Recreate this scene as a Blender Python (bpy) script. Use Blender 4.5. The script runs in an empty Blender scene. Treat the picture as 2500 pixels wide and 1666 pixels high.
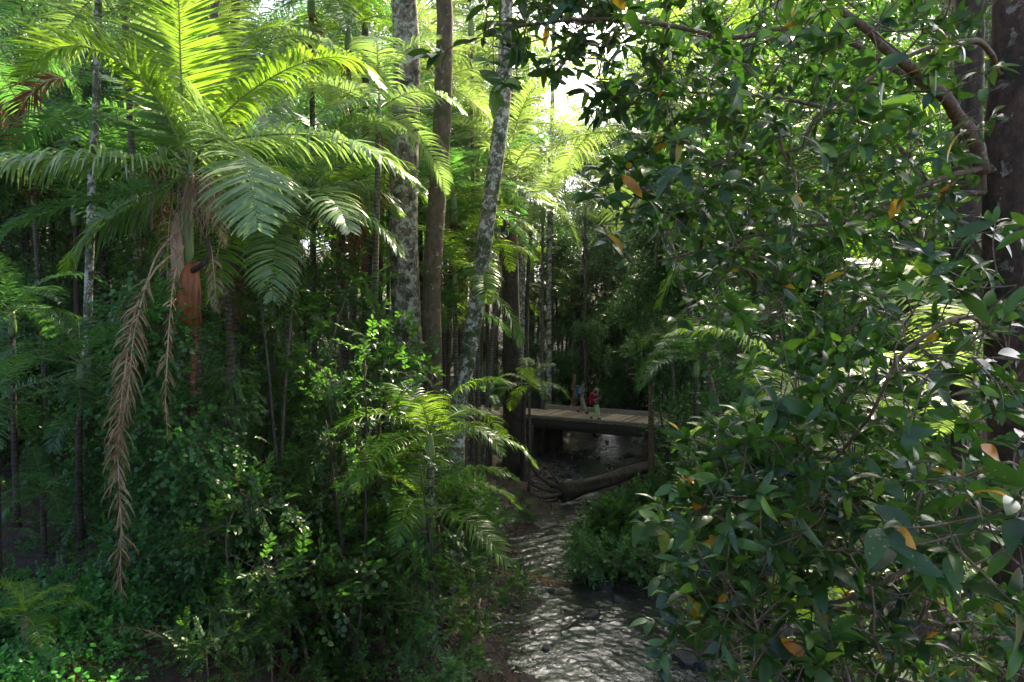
import bpy, math, random
import numpy as np
from mathutils import Vector, Matrix, Quaternion

# ------------------------------------------------------------------ camera, light, exposure
SC = bpy.context.scene
COL = SC.collection
CAM_H, PITCH, FPX = 7.9, math.radians(2.06), 1750.0
cam_d = bpy.data.cameras.new("camera")
cam = bpy.data.objects.new("camera", cam_d); COL.objects.link(cam)
cam.location = (0, 0, CAM_H)
cam.rotation_euler = (math.radians(90) - PITCH, 0, 0)
cam_d.sensor_width = 36; cam_d.lens = 36 * FPX / 2500
cam_d.clip_start = 0.05; cam_d.clip_end = 2000
SC.camera = cam

SUN_EL, SUN_AZ = math.radians(42), math.radians(30)      # azimuth clockwise from +Y
w = bpy.data.worlds.new("World"); SC.world = w; w.use_nodes = True
nt = w.node_tree; bg = nt.nodes["Background"]
sky = nt.nodes.new("ShaderNodeTexSky"); sky.sky_type = 'NISHITA'; sky.sun_disc = False
sky.sun_elevation = SUN_EL; sky.sun_rotation = SUN_AZ
sky.air_density = 0.5; sky.dust_density = 4.0; sky.ozone_density = 1.0
nt.links.new(sky.outputs[0], bg.inputs[0]); bg.inputs[1].default_value = 0.15
sd = bpy.data.lights.new("sun", 'SUN'); sd.energy = 3.9; sd.angle = math.radians(0.6); sd.color = (1.0, 0.90, 0.66)
sun = bpy.data.objects.new("sun", sd); COL.objects.link(sun)
sdir = Vector((math.sin(SUN_AZ) * math.cos(SUN_EL), math.cos(SUN_AZ) * math.cos(SUN_EL), math.sin(SUN_EL)))
sun.rotation_euler = sdir.to_track_quat('Z', 'Y').to_euler(); sun.location = (0, 0, 60)
SC.view_settings.view_transform = 'Standard'; SC.view_settings.look = 'None'
SC.view_settings.exposure = 2.2; SC.view_settings.gamma = 1.0
SC.render.engine = 'CYCLES'
cy = SC.cycles
cy.max_bounces = 5; cy.diffuse_bounces = 2; cy.glossy_bounces = 2; cy.transmission_bounces = 3
cy.transparent_max_bounces = 6; cy.volume_bounces = 0; cy.caustics_reflective = False; cy.caustics_refractive = False
cy.sample_clamp_indirect = 4.0; cy.use_denoising = True; cy.use_adaptive_sampling = True; cy.adaptive_threshold = 0.02

# ------------------------------------------------------------------ basics
RNG = np.random.default_rng(7)
random.seed(7)
UP = np.array([0, 0, 1.0])

def P(px, py, D):
    """point at forward distance D seen at reference position (px, py)"""
    dx, dz = (px - 1250) / FPX, -(py - 833) / FPX
    c, s = math.cos(PITCH), math.sin(PITCH)
    ry, rz = c + dz * s, dz * c - s
    return np.array([dx / ry * D, D, CAM_H + rz / ry * D])

def norm(v):
    v = np.asarray(v, float)
    return v / np.maximum(np.linalg.norm(v, axis=-1, keepdims=True), 1e-9)

class Geo:
    """collects vertices and faces; build() links them as ONE mesh object"""
    def __init__(s): s.V = []; s.L = []; s.S = []; s.M = []; s.n = 0
    def add(s, V, L, S, m=0):
        V = np.asarray(V, float).reshape(-1, 3); L = np.asarray(L, np.int64).ravel(); S = np.asarray(S, np.int64).ravel()
        s.V.append(V); s.L.append(L + s.n); s.S.append(S); s.M.append(np.full(len(S), m)); s.n += len(V)
    def add_geo(s, g, m=None):
        if g.n == 0: return
        V, L, S, M = g.cat(); s.V.append(V); s.L.append(L + s.n); s.S.append(S)
        s.M.append(M if m is None else np.full(len(S), m)); s.n += len(V)
    def cat(s): return np.concatenate(s.V), np.concatenate(s.L), np.concatenate(s.S), np.concatenate(s.M)
    def mesh(s, name, mats, smooth=True):
        me = bpy.data.meshes.new(name)
        if s.n == 0: return me
        V, L, S, M = s.cat()
        me.vertices.add(len(V)); me.vertices.foreach_set("co", V.astype(np.float32).ravel())
        me.loops.add(len(L)); me.loops.foreach_set("vertex_index", L.astype(np.int32))
        me.polygons.add(len(S)); st = np.concatenate([[0], np.cumsum(S)[:-1]]).astype(np.int32)
        me.polygons.foreach_set("loop_start", st)
        me.polygons.foreach_set("material_index", M.astype(np.int32))
        me.polygons.foreach_set("use_smooth", np.full(len(S), smooth))
        for m in (mats if isinstance(mats, (list, tuple)) else [mats]): me.materials.append(m)
        me.update(calc_edges=True); me.validate()
        return me
    def build(s, name, mats, parent=None, smooth=True):
        o = bpy.data.objects.new(name, s.mesh(name, mats, smooth)); COL.objects.link(o)
        if parent is not None: o.parent = parent
        return o

def tag(o, label=None, cat=None, group=None, kind=None):
    if label: o["label"] = label
    if cat: o["category"] = cat
    if group: o["group"] = group
    if kind: o["kind"] = kind
    return o
def thing(name, label, cat, loc=(0, 0, 0), rotz=0, group=None):
    o = bpy.data.objects.new(name, None); COL.objects.link(o)
    o.location = loc; o.rotation_euler = (0, 0, rotz); o.empty_display_size = .2
    return tag(o, label, cat, group)
def dup(root, loc, rotz=0, scale=1.0, label=None, group=None):
    r = root.copy(); COL.objects.link(r); r.location = loc; r.rotation_euler = (0, 0, rotz); r.scale = (scale,) * 3
    if label: r["label"] = label
    if group: r["group"] = group
    for ch in list(root.children):
        c = ch.copy(); COL.objects.link(c); c.parent = r
        for g in list(ch.children):
            d = g.copy(); COL.objects.link(d); d.parent = c
    return r
def localize(geo, loc):
    geo.V = [v - np.asarray(loc) for v in geo.V]; return geo

def spline(pts, n):
    """Catmull-Rom through pts, n samples by arc length"""
    p = np.asarray(pts, float)
    if len(p) == 2: return p[0] + (p[1] - p[0]) * np.linspace(0, 1, n)[:, None]
    q = np.vstack([2 * p[0] - p[1], p, 2 * p[-1] - p[-2]]); out = []
    for i in range(1, len(q) - 2):
        t = np.linspace(0, 1, 12, endpoint=False)[:, None]
        a, b, c, d = q[i - 1], q[i], q[i + 1], q[i + 2]
        out.append(.5 * ((2 * b) + (c - a) * t + (2 * a - 5 * b + 4 * c - d) * t * t + (3 * b - a - 3 * c + d) * t ** 3))
    out = np.vstack(out + [p[-1:]])
    s = np.concatenate([[0], np.cumsum(np.linalg.norm(np.diff(out, axis=0), axis=1))])
    u = np.linspace(0, s[-1], n)
    return np.stack([np.interp(u, s, out[:, k]) for k in range(3)], 1)

def tube(g, pts, rad, k=8, m=0, cap=True, lump=0.0, seed=0):
    pts = np.asarray(pts, float); n = len(pts); rad = np.broadcast_to(np.asarray(rad, float), (n,))
    T = norm(np.gradient(pts, axis=0)); X = []; x = norm(np.cross(T[0], [0.31, 0.77, 0.1]))
    for i in range(n):
        x = norm(x - T[i] * np.dot(x, T[i])); X.append(x)
    X = np.array(X); Y = np.cross(T, X); a = np.arange(k) * 2 * math.pi / k
    rr = rad[:, None] * np.ones((n, k))
    if lump:
        rs = np.random.default_rng(seed); ph = rs.uniform(0, 6.28, 4)
        z = np.linspace(0, np.linalg.norm(pts[-1] - pts[0]), n)[:, None]
        rr = rr * (1 + lump * (np.sin(3 * a[None] + ph[0] + .7 * z) + .6 * np.sin(5 * a[None] + ph[1] - 1.1 * z) + .5 * np.sin(2.3 * z + ph[2] + a[None])))
    V = pts[:, None] + rr[..., None] * (np.cos(a)[None, :, None] * X[:, None] + np.sin(a)[None, :, None] * Y[:, None])
    i, j = np.meshgrid(np.arange(n - 1), np.arange(k), indexing='ij'); j2 = (j + 1) % k
    L = np.stack([i * k + j, i * k + j2, (i + 1) * k + j2, (i + 1) * k + j], -1)
    g.add(V, L, np.full((n - 1) * k, 4), m)
    if cap:
        base = g.n - n * k
        g.L.append(np.arange(k)[::-1] + base); g.S.append(np.array([k])); g.M.append(np.array([m]))
        g.L.append(np.arange(k) + base + (n - 1) * k); g.S.append(np.array([k])); g.M.append(np.array([m]))

def edges_tubes(g, A, B, ra, rb, k=4, m=0):
    """many straight tapered prisms at once"""
    A, B = np.asarray(A), np.asarray(B); n = len(A)
    T = norm(B - A); X = norm(np.cross(T, [0.3, 0.5, 0.81])); Y = np.cross(T, X); a = np.arange(k) * 2 * math.pi / k
    ring = np.cos(a)[None, :, None] * X[:, None] + np.sin(a)[None, :, None] * Y[:, None]
    V = np.concatenate([A[:, None] + ring * np.asarray(ra)[:, None, None], B[:, None] + ring * np.asarray(rb)[:, None, None]], 1)
    j = np.arange(k); q = np.stack([j, (j + 1) % k, (j + 1) % k + k, j + k], -1)
    L = q[None] + (np.arange(n) * 2 * k)[:, None, None]
    g.add(V, L, np.full(n * k, 4), m)

def scatter(g, tpl, pos, rot, scl, m=None):
    V, L, S, M = tpl.cat(); n = len(pos)
    W = np.einsum('nij,vj->nvi', rot, V) * np.asarray(scl).reshape(n, 1, 1) + np.asarray(pos)[:, None]
    LL = (L[None] + (np.arange(n) * len(V))[:, None]).ravel()
    g.V.append(W.reshape(-1, 3)); g.L.append(LL + g.n); g.S.append(np.tile(S, n))
    g.M.append(np.tile(M, n) if m is None else np.full(n * len(S), m)); g.n += n * len(V)

def rots(d, rng, roll=.5):
    """frames whose X is d, Z as upright as possible, rolled at random"""
    X = norm(d); Y = np.cross(np.broadcast_to(UP, X.shape), X)
    bad = np.linalg.norm(Y, axis=1) < .15; Y[bad] = np.cross([1, .2, 0], X[bad]); Y = norm(Y); Z = np.cross(X, Y)
    a = rng.normal(0, roll, len(X))[:, None]
    return np.stack([X, Y * np.cos(a) + Z * np.sin(a), Z * np.cos(a) - Y * np.sin(a)], -1)

def box(g, c, s, rotz=0, m=0, bev=0.0, R=None):
    x, y, z = np.asarray(s) / 2
    v = np.array([[a * x, b * y, c_ * z] for a in (-1, 1) for b in (-1, 1) for c_ in (-1, 1)], float)
    if R is None: R = np.array([[math.cos(rotz), -math.sin(rotz), 0], [math.sin(rotz), math.cos(rotz), 0], [0, 0, 1]])
    v = v @ np.asarray(R).T + np.asarray(c)
    g.add(v, [0, 1, 3, 2, 4, 6, 7, 5, 0, 4, 5, 1, 2, 3, 7, 6, 0, 2, 6, 4, 1, 5, 7, 3], [4] * 6, m)

# ------------------------------------------------------------------ materials
def newmat(name):
    m = bpy.data.materials.new(name); m.use_nodes = True; t = m.node_tree
    return m, t, t.nodes["Principled BSDF"], t.nodes["Material Output"]
def N(t, kind, **kw):
    n = t.nodes.new(kind)
    for k, v in kw.items():
        if k.startswith('i_'):
            key = k[2:]; n.inputs[int(key) if key.isdigit() else key].default_value = v
        else: setattr(n, k, v)
    return n
def ramp(t, fac, stops):
    r = t.nodes.new("ShaderNodeValToRGB"); e = r.color_ramp.elements
    while len(e) > 1: e.remove(e[-1])
    e[0].position = stops[0][0]; e[0].color = (*stops[0][1], 1)
    for p, c in stops[1:]:
        x = e.new(p); x.color = (*c, 1)
    t.links.new(fac, r.inputs[0]); return r.outputs[0]
def mixc(t, fac, a, b, mode='MIX'):
    n = N(t, "ShaderNodeMix", data_type='RGBA', blend_type=mode)
    for s, v in ((n.inputs[0], fac), (n.inputs[6], a), (n.inputs[7], b)):
        if hasattr(v, 'links'): t.links.new(v, s)
        else: s.default_value = v if isinstance(v, (int, float)) else (*v, 1)
    return n.outputs[2]

def leafmat(name, stops, trans=.45, tcol=(.22, .42, .03), rough=.38, spots=.25, spec=.5):
    """leaf: colour picked per leaf, blotches, light shining through"""
    stops = [(p, (min(1, c[0] * 1.12), c[1], c[2] * .65)) for p, c in stops]
    m, t, b, out = newmat(name)
    geo = N(t, "ShaderNodeNewGeometry"); c = ramp(t, geo.outputs["Random Per Island"], stops)
    tc = N(t, "ShaderNodeTexCoord"); nz = N(t, "ShaderNodeTexNoise", i_Scale=9.0, i_Detail=3.0)
    t.links.new(tc.outputs["Object"], nz.inputs["Vector"])
    f = N(t, "ShaderNodeMapRange", i_1=.35, i_2=.7, i_3=1 - spots, i_4=1 + spots); t.links.new(nz.outputs[0], f.inputs[0])
    cc = N(t, "ShaderNodeHueSaturation", i_Saturation=1.0); t.links.new(c, cc.inputs["Color"]); t.links.new(f.outputs[0], cc.inputs["Value"])
    t.links.new(cc.outputs[0], b.inputs["Base Color"]); b.inputs["Roughness"].default_value = rough
    b.inputs["Specular IOR Level"].default_value = spec
    tr = N(t, "ShaderNodeBsdfTranslucent"); tcx = mixc(t, .5, tcol, cc.outputs[0])
    mul = mixc(t, 1.0, tcx, (1.4, 1.4, 1.4), 'MULTIPLY'); t.links.new(mul, tr.inputs[0])
    ms = N(t, "ShaderNodeMixShader", i_0=trans); t.links.new(b.outputs[0], ms.inputs[1]); t.links.new(tr.outputs[0], ms.inputs[2])
    t.links.new(ms.outputs[0], out.inputs[0]); return m

def barkmat(name, base, dark, patch=None, thr=.55, scale=3.0, rings=0.0, rough=.85, moss=None, mthr=.6, bump=.5):
    m, t, b, out = newmat(name)
    tc = N(t, "ShaderNodeTexCoord"); mp = N(t, "ShaderNodeMapping"); mp.inputs["Scale"].default_value = (1, 1, .5)
    t.links.new(tc.outputs["Object"], mp.inputs[0])
    n1 = N(t, "ShaderNodeTexNoise", i_Scale=scale * 2.2, i_Detail=8.0, i_Roughness=.65); t.links.new(mp.outputs[0], n1.inputs[0])
    c = ramp(t, n1.outputs[0], [(.3, dark), (.62, base), (.8, tuple(min(1, x * 1.35) for x in base))])
    h = n1.outputs[0]
    if rings:
        wv = N(t, "ShaderNodeTexWave", wave_type='BANDS', bands_direction='Z', i_Scale=rings, i_Distortion=1.5, i_Detail=2.0)
        t.links.new(tc.outputs["Object"], wv.inputs[0])
        rf = ramp(t, wv.outputs[0], [(0, (.35,) * 3), (.12, (1,) * 3), (.85, (1,) * 3), (1, (.6,) * 3)])
        c = mixc(t, 1.0, c, rf, 'MULTIPLY')
    if patch:
        n2 = N(t, "ShaderNodeTexNoise", i_Scale=scale, i_Detail=5.0, i_Roughness=.7, i_Distortion=.6); t.links.new(tc.outputs["Object"], n2.inputs[0])
        pf = ramp(t, n2.outputs[0], [(thr - .02, (0,) * 3), (thr + .02, (1,) * 3)])
        c = mixc(t, pf, c, patch)
    if moss:
        n3 = N(t, "ShaderNodeTexNoise", i_Scale=scale * .45, i_Detail=6.0, i_Roughness=.7); t.links.new(tc.outputs["Object"], n3.inputs[0])
        mf = ramp(t, n3.outputs[0], [(mthr - .06, (0,) * 3), (mthr + .05, (1,) * 3)])
        c = mixc(t, mf, c, moss)
    t.links.new(c, b.inputs["Base Color"]); b.inputs["Roughness"].default_value = rough; b.inputs["Specular IOR Level"].default_value = .25
    bp = N(t, "ShaderNodeBump", i_Strength=bump, i_Distance=.03); t.links.new(h, bp.inputs["Height"]); t.links.new(bp.outputs[0], b.inputs["Normal"])
    return m

def plain(name, col, rough=.7, var=.25, scale=8.0, spec=.4, metal=0.0, bump=.2, mp=(1, 1, 1)):
    m, t, b, out = newmat(name)
    tc = N(t, "ShaderNodeTexCoord"); mm = N(t, "ShaderNodeMapping"); mm.inputs["Scale"].default_value = mp
    t.links.new(tc.outputs["Object"], mm.inputs[0])
    n = N(t, "ShaderNodeTexNoise", i_Scale=scale, i_Detail=6.0, i_Roughness=.6); t.links.new(mm.outputs[0], n.inputs[0])
    c = ramp(t, n.outputs[0], [(.3, tuple(x * (1 - var) for x in col)), (.7, tuple(min(1, x * (1 + var)) for x in col))])
    t.links.new(c, b.inputs["Base Color"]); b.inputs["Roughness"].default_value = rough
    b.inputs["Specular IOR Level"].default_value = spec; b.inputs["Metallic"].default_value = metal
    bp = N(t, "ShaderNodeBump", i_Strength=bump, i_Distance=.02); t.links.new(n.outputs[0], bp.inputs["Height"]); t.links.new(bp.outputs[0], b.inputs["Normal"])
    return m

M = {}
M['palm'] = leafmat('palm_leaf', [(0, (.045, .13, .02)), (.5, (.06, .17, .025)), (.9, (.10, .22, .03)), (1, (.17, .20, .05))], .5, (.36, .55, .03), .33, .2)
M['palm_glow'] = leafmat('palm_leaf_glow', [(0, (.06, .16, .03)), (.6, (.10, .21, .05)), (1, (.2, .24, .08))], .48, (.34, .46, .09), .35, .2)  # backlit glow of the bright palms, put into a yellower green
M['palm_shade'] = leafmat('palm_leaf_shade', [(0, (.02, .08, .03)), (.6, (.035, .12, .04)), (1, (.06, .16, .05))], .4, (.16, .4, .05), .35, .2)  # shade on the dim palms, put into a darker green
M['palm_sheen'] = leafmat('palm_leaf_sheen', [(0, (.12, .23, .15)), (.6, (.17, .30, .19)), (1, (.24, .36, .17))], .34, (.36, .55, .06), .3, .15, .8)  # pale sky sheen on the leaflets, put into the base colour
M['dead'] = leafmat('dead_frond', [(0, (.10, .07, .05)), (.5, (.23, .18, .14)), (1, (.40, .34, .29))], .2, (.4, .2, .08), .7, .3, .2)
M['dead_red'] = leafmat('dead_frond_red', [(0, (.10, .035, .015)), (.5, (.17, .07, .03)), (1, (.28, .15, .07))], .15, (.3, .12, .05), .75, .3, .2)
M['big_leaf'] = leafmat('glossy_leaf', [(0, (.010, .034, .014)), (.45, (.022, .07, .021)), (.84, (.045, .12, .03)), (.93, (.11, .24, .03)), (.98, (.16, .25, .04)), (.984, (.5, .26, .03)), (1, (.55, .2, .02))], .2, (.12, .34, .02), .32, .35, .45)
_t = M['big_leaf'].node_tree; _b = _t.nodes["Principled BSDF"]; _tc = N(_t, "ShaderNodeTexCoord"); _v = N(_t, "ShaderNodeTexVoronoi", i_Scale=45.0); _t.links.new(_tc.outputs["Object"], _v.inputs["Vector"])
_w = N(_t, "ShaderNodeTexNoise", i_Scale=7.0, i_Detail=2.0); _t.links.new(_tc.outputs["Object"], _w.inputs["Vector"]); _f = ramp(_t, _v.outputs[0], [(.16, (1,) * 3), (.22, (0,) * 3)]); _f2 = ramp(_t, _w.outputs[0], [(.52, (0,) * 3), (.60, (.8,) * 3)])
_m = mixc(_t, 1.0, _f, _f2, 'MULTIPLY'); _o = mixc(_t, _m, _b.inputs["Base Color"].links[0].from_socket, (.30, .24, .10)); _t.links.new(_o, _b.inputs["Base Color"])
M['shrub'] = leafmat('shrub_leaf', [(0, (.015, .06, .018)), (.5, (.03, .105, .025)), (.9, (.055, .15, .03)), (1, (.12, .2, .04))], .38, (.16, .42, .03), .36, .3)
M['shrub_pale'] = leafmat('pale_shrub_leaf', [(0, (.035, .12, .045)), (.5, (.065, .19, .065)), (1, (.12, .25, .09))], .35, (.18, .4, .08), .38, .3)
M['forest'] = leafmat('forest_leaf', [(0, (.028, .09, .03)), (.5, (.055, .15, .045)), (1, (.09, .22, .06))], .24, (.15, .32, .06), .42, .35)
M['vine'] = leafmat('vine_leaf', [(0, (.02, .09, .03)), (.6, (.035, .14, .04)), (1, (.07, .2, .05))], .4, (.12, .5, .06), .4, .25)
M['litter'] = leafmat('litter_leaf', [(0, (.05, .03, .018)), (.5, (.10, .06, .03)), (.9, (.17, .10, .05)), (1, (.05, .11, .03))], .1, (.2, .1, .04), .7, .3, .3)
M['lichen'] = barkmat('lichen_bark', (.27, .20, .125), (.09, .07, .05), (.52, .49, .37), .515, 5.0, moss=(.05, .05, .025), mthr=.56)
M['moss_bark'] = barkmat('mossy_brown_bark', (.17, .115, .065), (.05, .032, .018), (.38, .37, .26), .62, 4.0, moss=(.06, .07, .02), mthr=.56)
M['white_bark'] = barkmat('white_lichen_bark', (.21, .18, .12), (.065, .055, .035), (.56, .54, .43), .52, 5.5, moss=(.045, .07, .02), mthr=.55)
M['dark_bark'] = barkmat('dark_bark', (.085, .06, .042), (.02, .015, .01), (.19, .18, .13), .66, 4.0)
M['palm_bark'] = barkmat('palm_bark', (.20, .16, .11), (.07, .05, .035), (.36, .36, .29), .62, 6.0, rings=1.6)
M['palm_bark_dark'] = barkmat('palm_bark_dark', (.11, .08, .055), (.03, .022, .015), (.26, .26, .2), .66, 6.0, rings=1.6)
M['palm_red'] = barkmat('palm_red_bark', (.26, .10, .05), (.09, .03, .015), (.34, .25, .17), .58, 3.0, rings=1.0, rough=.5, bump=.2)
M['right_bark'] = barkmat('rough_dark_bark', (.11, .062, .04), (.022, .012, .008), (.24, .22, .16), .62, 7.0, moss=(.03, .03, .015), mthr=.52, bump=1.0)
M['pole_bark'] = barkmat('pole_bark', (.34, .2, .11), (.15, .08, .04), rings=2.2, scale=5)
M['twig'] = barkmat('twig_bark', (.19, .14, .085), (.07, .05, .03), (.27, .26, .18), .6, 14.0, bump=.2)
M['log_bark'] = barkmat('weathered_log', (.10, .08, .058), (.022, .017, .012), (.16, .15, .11), .64, 2.5, moss=(.04, .05, .02), mthr=.6, bump=1.0)
M['shaft'] = plain('crownshaft_green', (.17, .24, .07), .35, .3, 3.0, .5, mp=(4, 4, .5))
M['rachis'] = plain('rachis_green', (.19, .24, .06), .45, .2, 6.0)
M['sheath'] = plain('dry_sheath', (.34, .11, .03), .5, .6, 4.0, .4, mp=(3, 3, .5))
M['sheath_pale'] = plain('pale_sheath', (.42, .28, .18), .6, .4, 6.0, .3, mp=(2, 2, .5))
M['root'] = plain('deadwood', (.075, .06, .045), .8, .5, 5.0, .2, bump=.7, mp=(1, 1, 1))

# ground: litter and mud
def groundmat():
    m, t, b, out = newmat('forest_floor')
    tc = N(t, "ShaderNodeTexCoord")
    n1 = N(t, "ShaderNodeTexNoise", i_Scale=1.2, i_Detail=8.0, i_Roughness=.7); n2 = N(t, "ShaderNodeTexVoronoi", i_Scale=14.0)
    n3 = N(t, "ShaderNodeTexNoise", i_Scale=22.0, i_Detail=6.0, i_Roughness=.7)
    for n in (n1, n2, n3): t.links.new(tc.outputs["Object"], n.inputs["Vector"])
    c = ramp(t, n1.outputs[0], [(.3, (.028, .02, .013)), (.5, (.06, .042, .027)), (.62, (.085, .06, .04)), (.72, (.03, .045, .015))])
    c2 = ramp(t, n3.outputs[0], [(.3, (.35,) * 3), (.6, (1.1,) * 3), (.75, (1.8, 1.6, 1.3))]); c = mixc(t, 1.0, c, c2, 'MULTIPLY')
    t.links.new(c, b.inputs["Base Color"]); b.inputs["Roughness"].default_value = .8
    ad = N(t, "ShaderNodeMath", operation='ADD'); t.links.new(n2.outputs[0], ad.inputs[0]); t.links.new(n3.outputs[0], ad.inputs[1])
    bp = N(t, "ShaderNodeBump", i_Strength=.85, i_Distance=.035); t.links.new(ad.outputs[0], bp.inputs["Height"]); t.links.new(bp.outputs[0], b.inputs["Normal"])
    return m
M['ground'] = groundmat()
def watermat():
    m, t, b, out = newmat('creek_water')
    tc = N(t, "ShaderNodeTexCoord"); mp = N(t, "ShaderNodeMapping"); mp.inputs["Scale"].default_value = (1, .8, 1)
    t.links.new(tc.outputs["Object"], mp.inputs[0])
    n1 = N(t, "ShaderNodeTexNoise", i_Scale=4.2, i_Detail=4.0, i_Roughness=.6, i_Distortion=1.4); n2 = N(t, "ShaderNodeTexNoise", i_Scale=1.0, i_Detail=3.0)
    for n in (n1, n2): t.links.new(mp.outputs[0], n.inputs[0])
    c = ramp(t, n2.outputs[0], [(.35, (.04, .042, .031)), (.65, (.07, .07, .056))])
    n4 = N(t, "ShaderNodeTexNoise", i_Scale=7.0, i_Detail=10.0, i_Roughness=.72, i_Distortion=2.2); t.links.new(mp.outputs[0], n4.inputs[0])
    fo = ramp(t, n4.outputs[0], [(.49, (0,) * 3), (.66, (1,) * 3)]); mk0 = N(t, "ShaderNodeMapRange", i_1=.42, i_2=.58, i_3=.08, i_4=.9); t.links.new(n2.outputs[0], mk0.inputs[0]); fm = N(t, "ShaderNodeMath", operation='MULTIPLY'); t.links.new(fo, fm.inputs[0]); t.links.new(mk0.outputs[0], fm.inputs[1]); c = mixc(t, fm.outputs[0], c, (.11, .115, .105))
    t.links.new(c, b.inputs["Base Color"]); b.inputs["Roughness"].default_value = .09; b.inputs["IOR"].default_value = 1.75; b.inputs["Specular IOR Level"].default_value = .6
    mk = N(t, "ShaderNodeMapRange", i_1=.36, i_2=.56, i_3=.2, i_4=1.0); t.links.new(n2.outputs[0], mk.inputs[0])
    mu = N(t, "ShaderNodeMath", operation='MULTIPLY'); t.links.new(n1.outputs[0], mu.inputs[0]); t.links.new(mk.outputs[0], mu.inputs[1])
    bp = N(t, "ShaderNodeBump", i_Strength=.85, i_Distance=.035); t.links.new(mu.outputs[0], bp.inputs["Height"]); t.links.new(bp.outputs[0], b.inputs["Normal"])
    return m
M['water'] = watermat()
M['rock'] = barkmat('creek_rock', (.075, .072, .065), (.02, .02, .02), (.13, .125, .11), .62, 3.0, rough=.45)
M['wet_rock'] = barkmat('wet_blue_rock', (.05, .055, .06), (.012, .014, .016), rough=.22, scale=3.0)
M['road'] = plain('dirt_road', (.40, .28, .185), .9, .35, 3.0, .2, bump=.6)
M['plank'] = plain('plank', (.50, .36, .235), .85, .4, 6.0, .2, bump=.5, mp=(.4, 4, 4))
_t = M['plank'].node_tree; _b = _t.nodes["Principled BSDF"]; _g = N(_t, "ShaderNodeNewGeometry"); _c = ramp(_t, _g.outputs["Random Per Island"], [(0, (.45, .43, .4)), (.5, (.9, .88, .85)), (1, (1.25, 1.2, 1.15))])
_o = mixc(_t, 1.0, _b.inputs["Base Color"].links[0].from_socket, _c, 'MULTIPLY'); _t.links.new(_o, _b.inputs["Base Color"])
M['beam'] = plain('dark_beam', (.06, .048, .036), .8, .5, 6.0, .3, bump=.6, mp=(.5, 4, 4))
M['kerb_top'] = plain('weathered_kerb', (.30, .24, .18), .8, .4, 5.0, .2, bump=.5, mp=(.5, 4, 4))

# ------------------------------------------------------------------ terrain
CY = [-30, 0, 15.5, 19, 24, 27, 29, 34, 39.5, 48, 56, 66, 160]
CL = [.5, .5, .35, .4, -.1, 1.0, 1.8, 2.1, 3.5, 5.6, 10.4, 22, 108]
CR = [4.6, 4.6, 4.6, 4.4, 4.3, 4.2, 4.3, 5.2, 7.1, 9.2, 13, 24, 110]
BA, BB = np.array([.4, 39.0]), np.array([6.7, 35.4])     # near edge of the bridge deck
BD = (BB - BA) / np.linalg.norm(BB - BA); BN = np.array([-BD[1], BD[0]])   # along, across (away)
DECK = 2.4
def sstep(x): x = np.clip(x, 0, 1); return x * x * (3 - 2 * x)
def ground(x, y):
    x = np.asarray(x, float); y = np.asarray(y, float)
    wob = .25 * np.sin(y * 1.7) + .15 * np.sin(y * 3.9 + 1)
    xl, xr = np.interp(y, CY, CL) + wob, np.interp(y, CY, CR) + wob * .7
    dl, dr = xl - x, x - xr
    wl = np.interp(y, [0, 15, 24, 28, 34, 45], [3, 3.2, 2.4, 1.4, 1.6, 2])
    left = .09 * np.minimum(dl, wl) + 2.3 * sstep((dl - wl) / 4.0) + .05 * np.maximum(dl - wl - 4, 0) + .10 * np.maximum(dl - 22, 0)
    right = .25 * np.minimum(dr, .8) + 2.2 * sstep((dr - .6) / 3.2) + .06 * np.maximum(dr - 4, 0) + .12 * np.maximum(dr - 20, 0)
    bed = -.3 * sstep(np.minimum(-dl, -dr) / .9)
    z = np.where(dl > 0, left, np.where(dr > 0, right, bed))
    z = z + np.where((dl > 0) | (dr > 0), .07, .03) * (np.sin(x * 2.3 + y) + np.sin(y * 2.9 - x * 1.3 + 2) + .6 * np.sin(x * 5.1 + 1) * np.sin(y * 4.7))
    # road embankment
    rx, ry = x - BA[0], y - BA[1]; s = rx * BD[0] + ry * BD[1]; a = rx * BN[0] + ry * BN[1]
    off = np.maximum(np.maximum(-a - .3, a - 3.9), 0); gap = np.maximum(sstep((.3 - s) / .6), sstep((s - 9.0) / .8))
    k = sstep(1 - off / 2.0) * gap
    return z * (1 - k) + (DECK - .12) * k
def gz(x, y): return float(ground(x, y))

def grid(xs, ys, f, name, mat):
    X, Y = np.meshgrid(xs, ys); V = np.stack([X, Y, f(X, Y)], -1); ny, nx = X.shape
    i, j = np.meshgrid(np.arange(ny - 1), np.arange(nx - 1), indexing='ij')
    L = np.stack([i * nx + j, i * nx + j + 1, (i + 1) * nx + j + 1, (i + 1) * nx + j], -1)
    g = Geo(); g.add(V, L, np.full((ny - 1) * (nx - 1), 4)); return g.build(name, mat)
xs = np.concatenate([np.linspace(-170, -40, 19)[:-1], np.linspace(-40, -10, 61)[:-1], np.linspace(-10, 16, 209)[:-1], np.linspace(16, 50, 69)[:-1], np.linspace(50, 170, 18)])
ys = np.concatenate([np.linspace(-40, 8, 35)[:-1], np.linspace(8, 52, 300)[:-1], np.linspace(52, 100, 80)[:-1], np.linspace(100, 300, 30)])
tag(grid(xs, ys, ground, 'ground', M['ground']), kind='structure')
def wz(x, y):
    a = .5 + .7 * sstep((np.sin(x * .9 + y * .55) + np.sin(y * 1.1 - x * .4 + 1) + .8) / 1.6)
    return .5 * a * (.012 * np.sin(x * 6 + y * 4.1 + 2 * np.sin(y * 1.3)) + .012 * np.sin(y * 9 - x * 5 + np.sin(x * 3)) + .009 * np.sin(x * 14 + y * 15 + 2 * np.sin(y * 3)) + .008 * np.sin(y * 27 - x * 9 + 2 * np.sin(x * 7)) + .005 * np.sin(x * 31 + y * 24 + 3 * np.sin(y * 5 + x * 4)))
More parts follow.
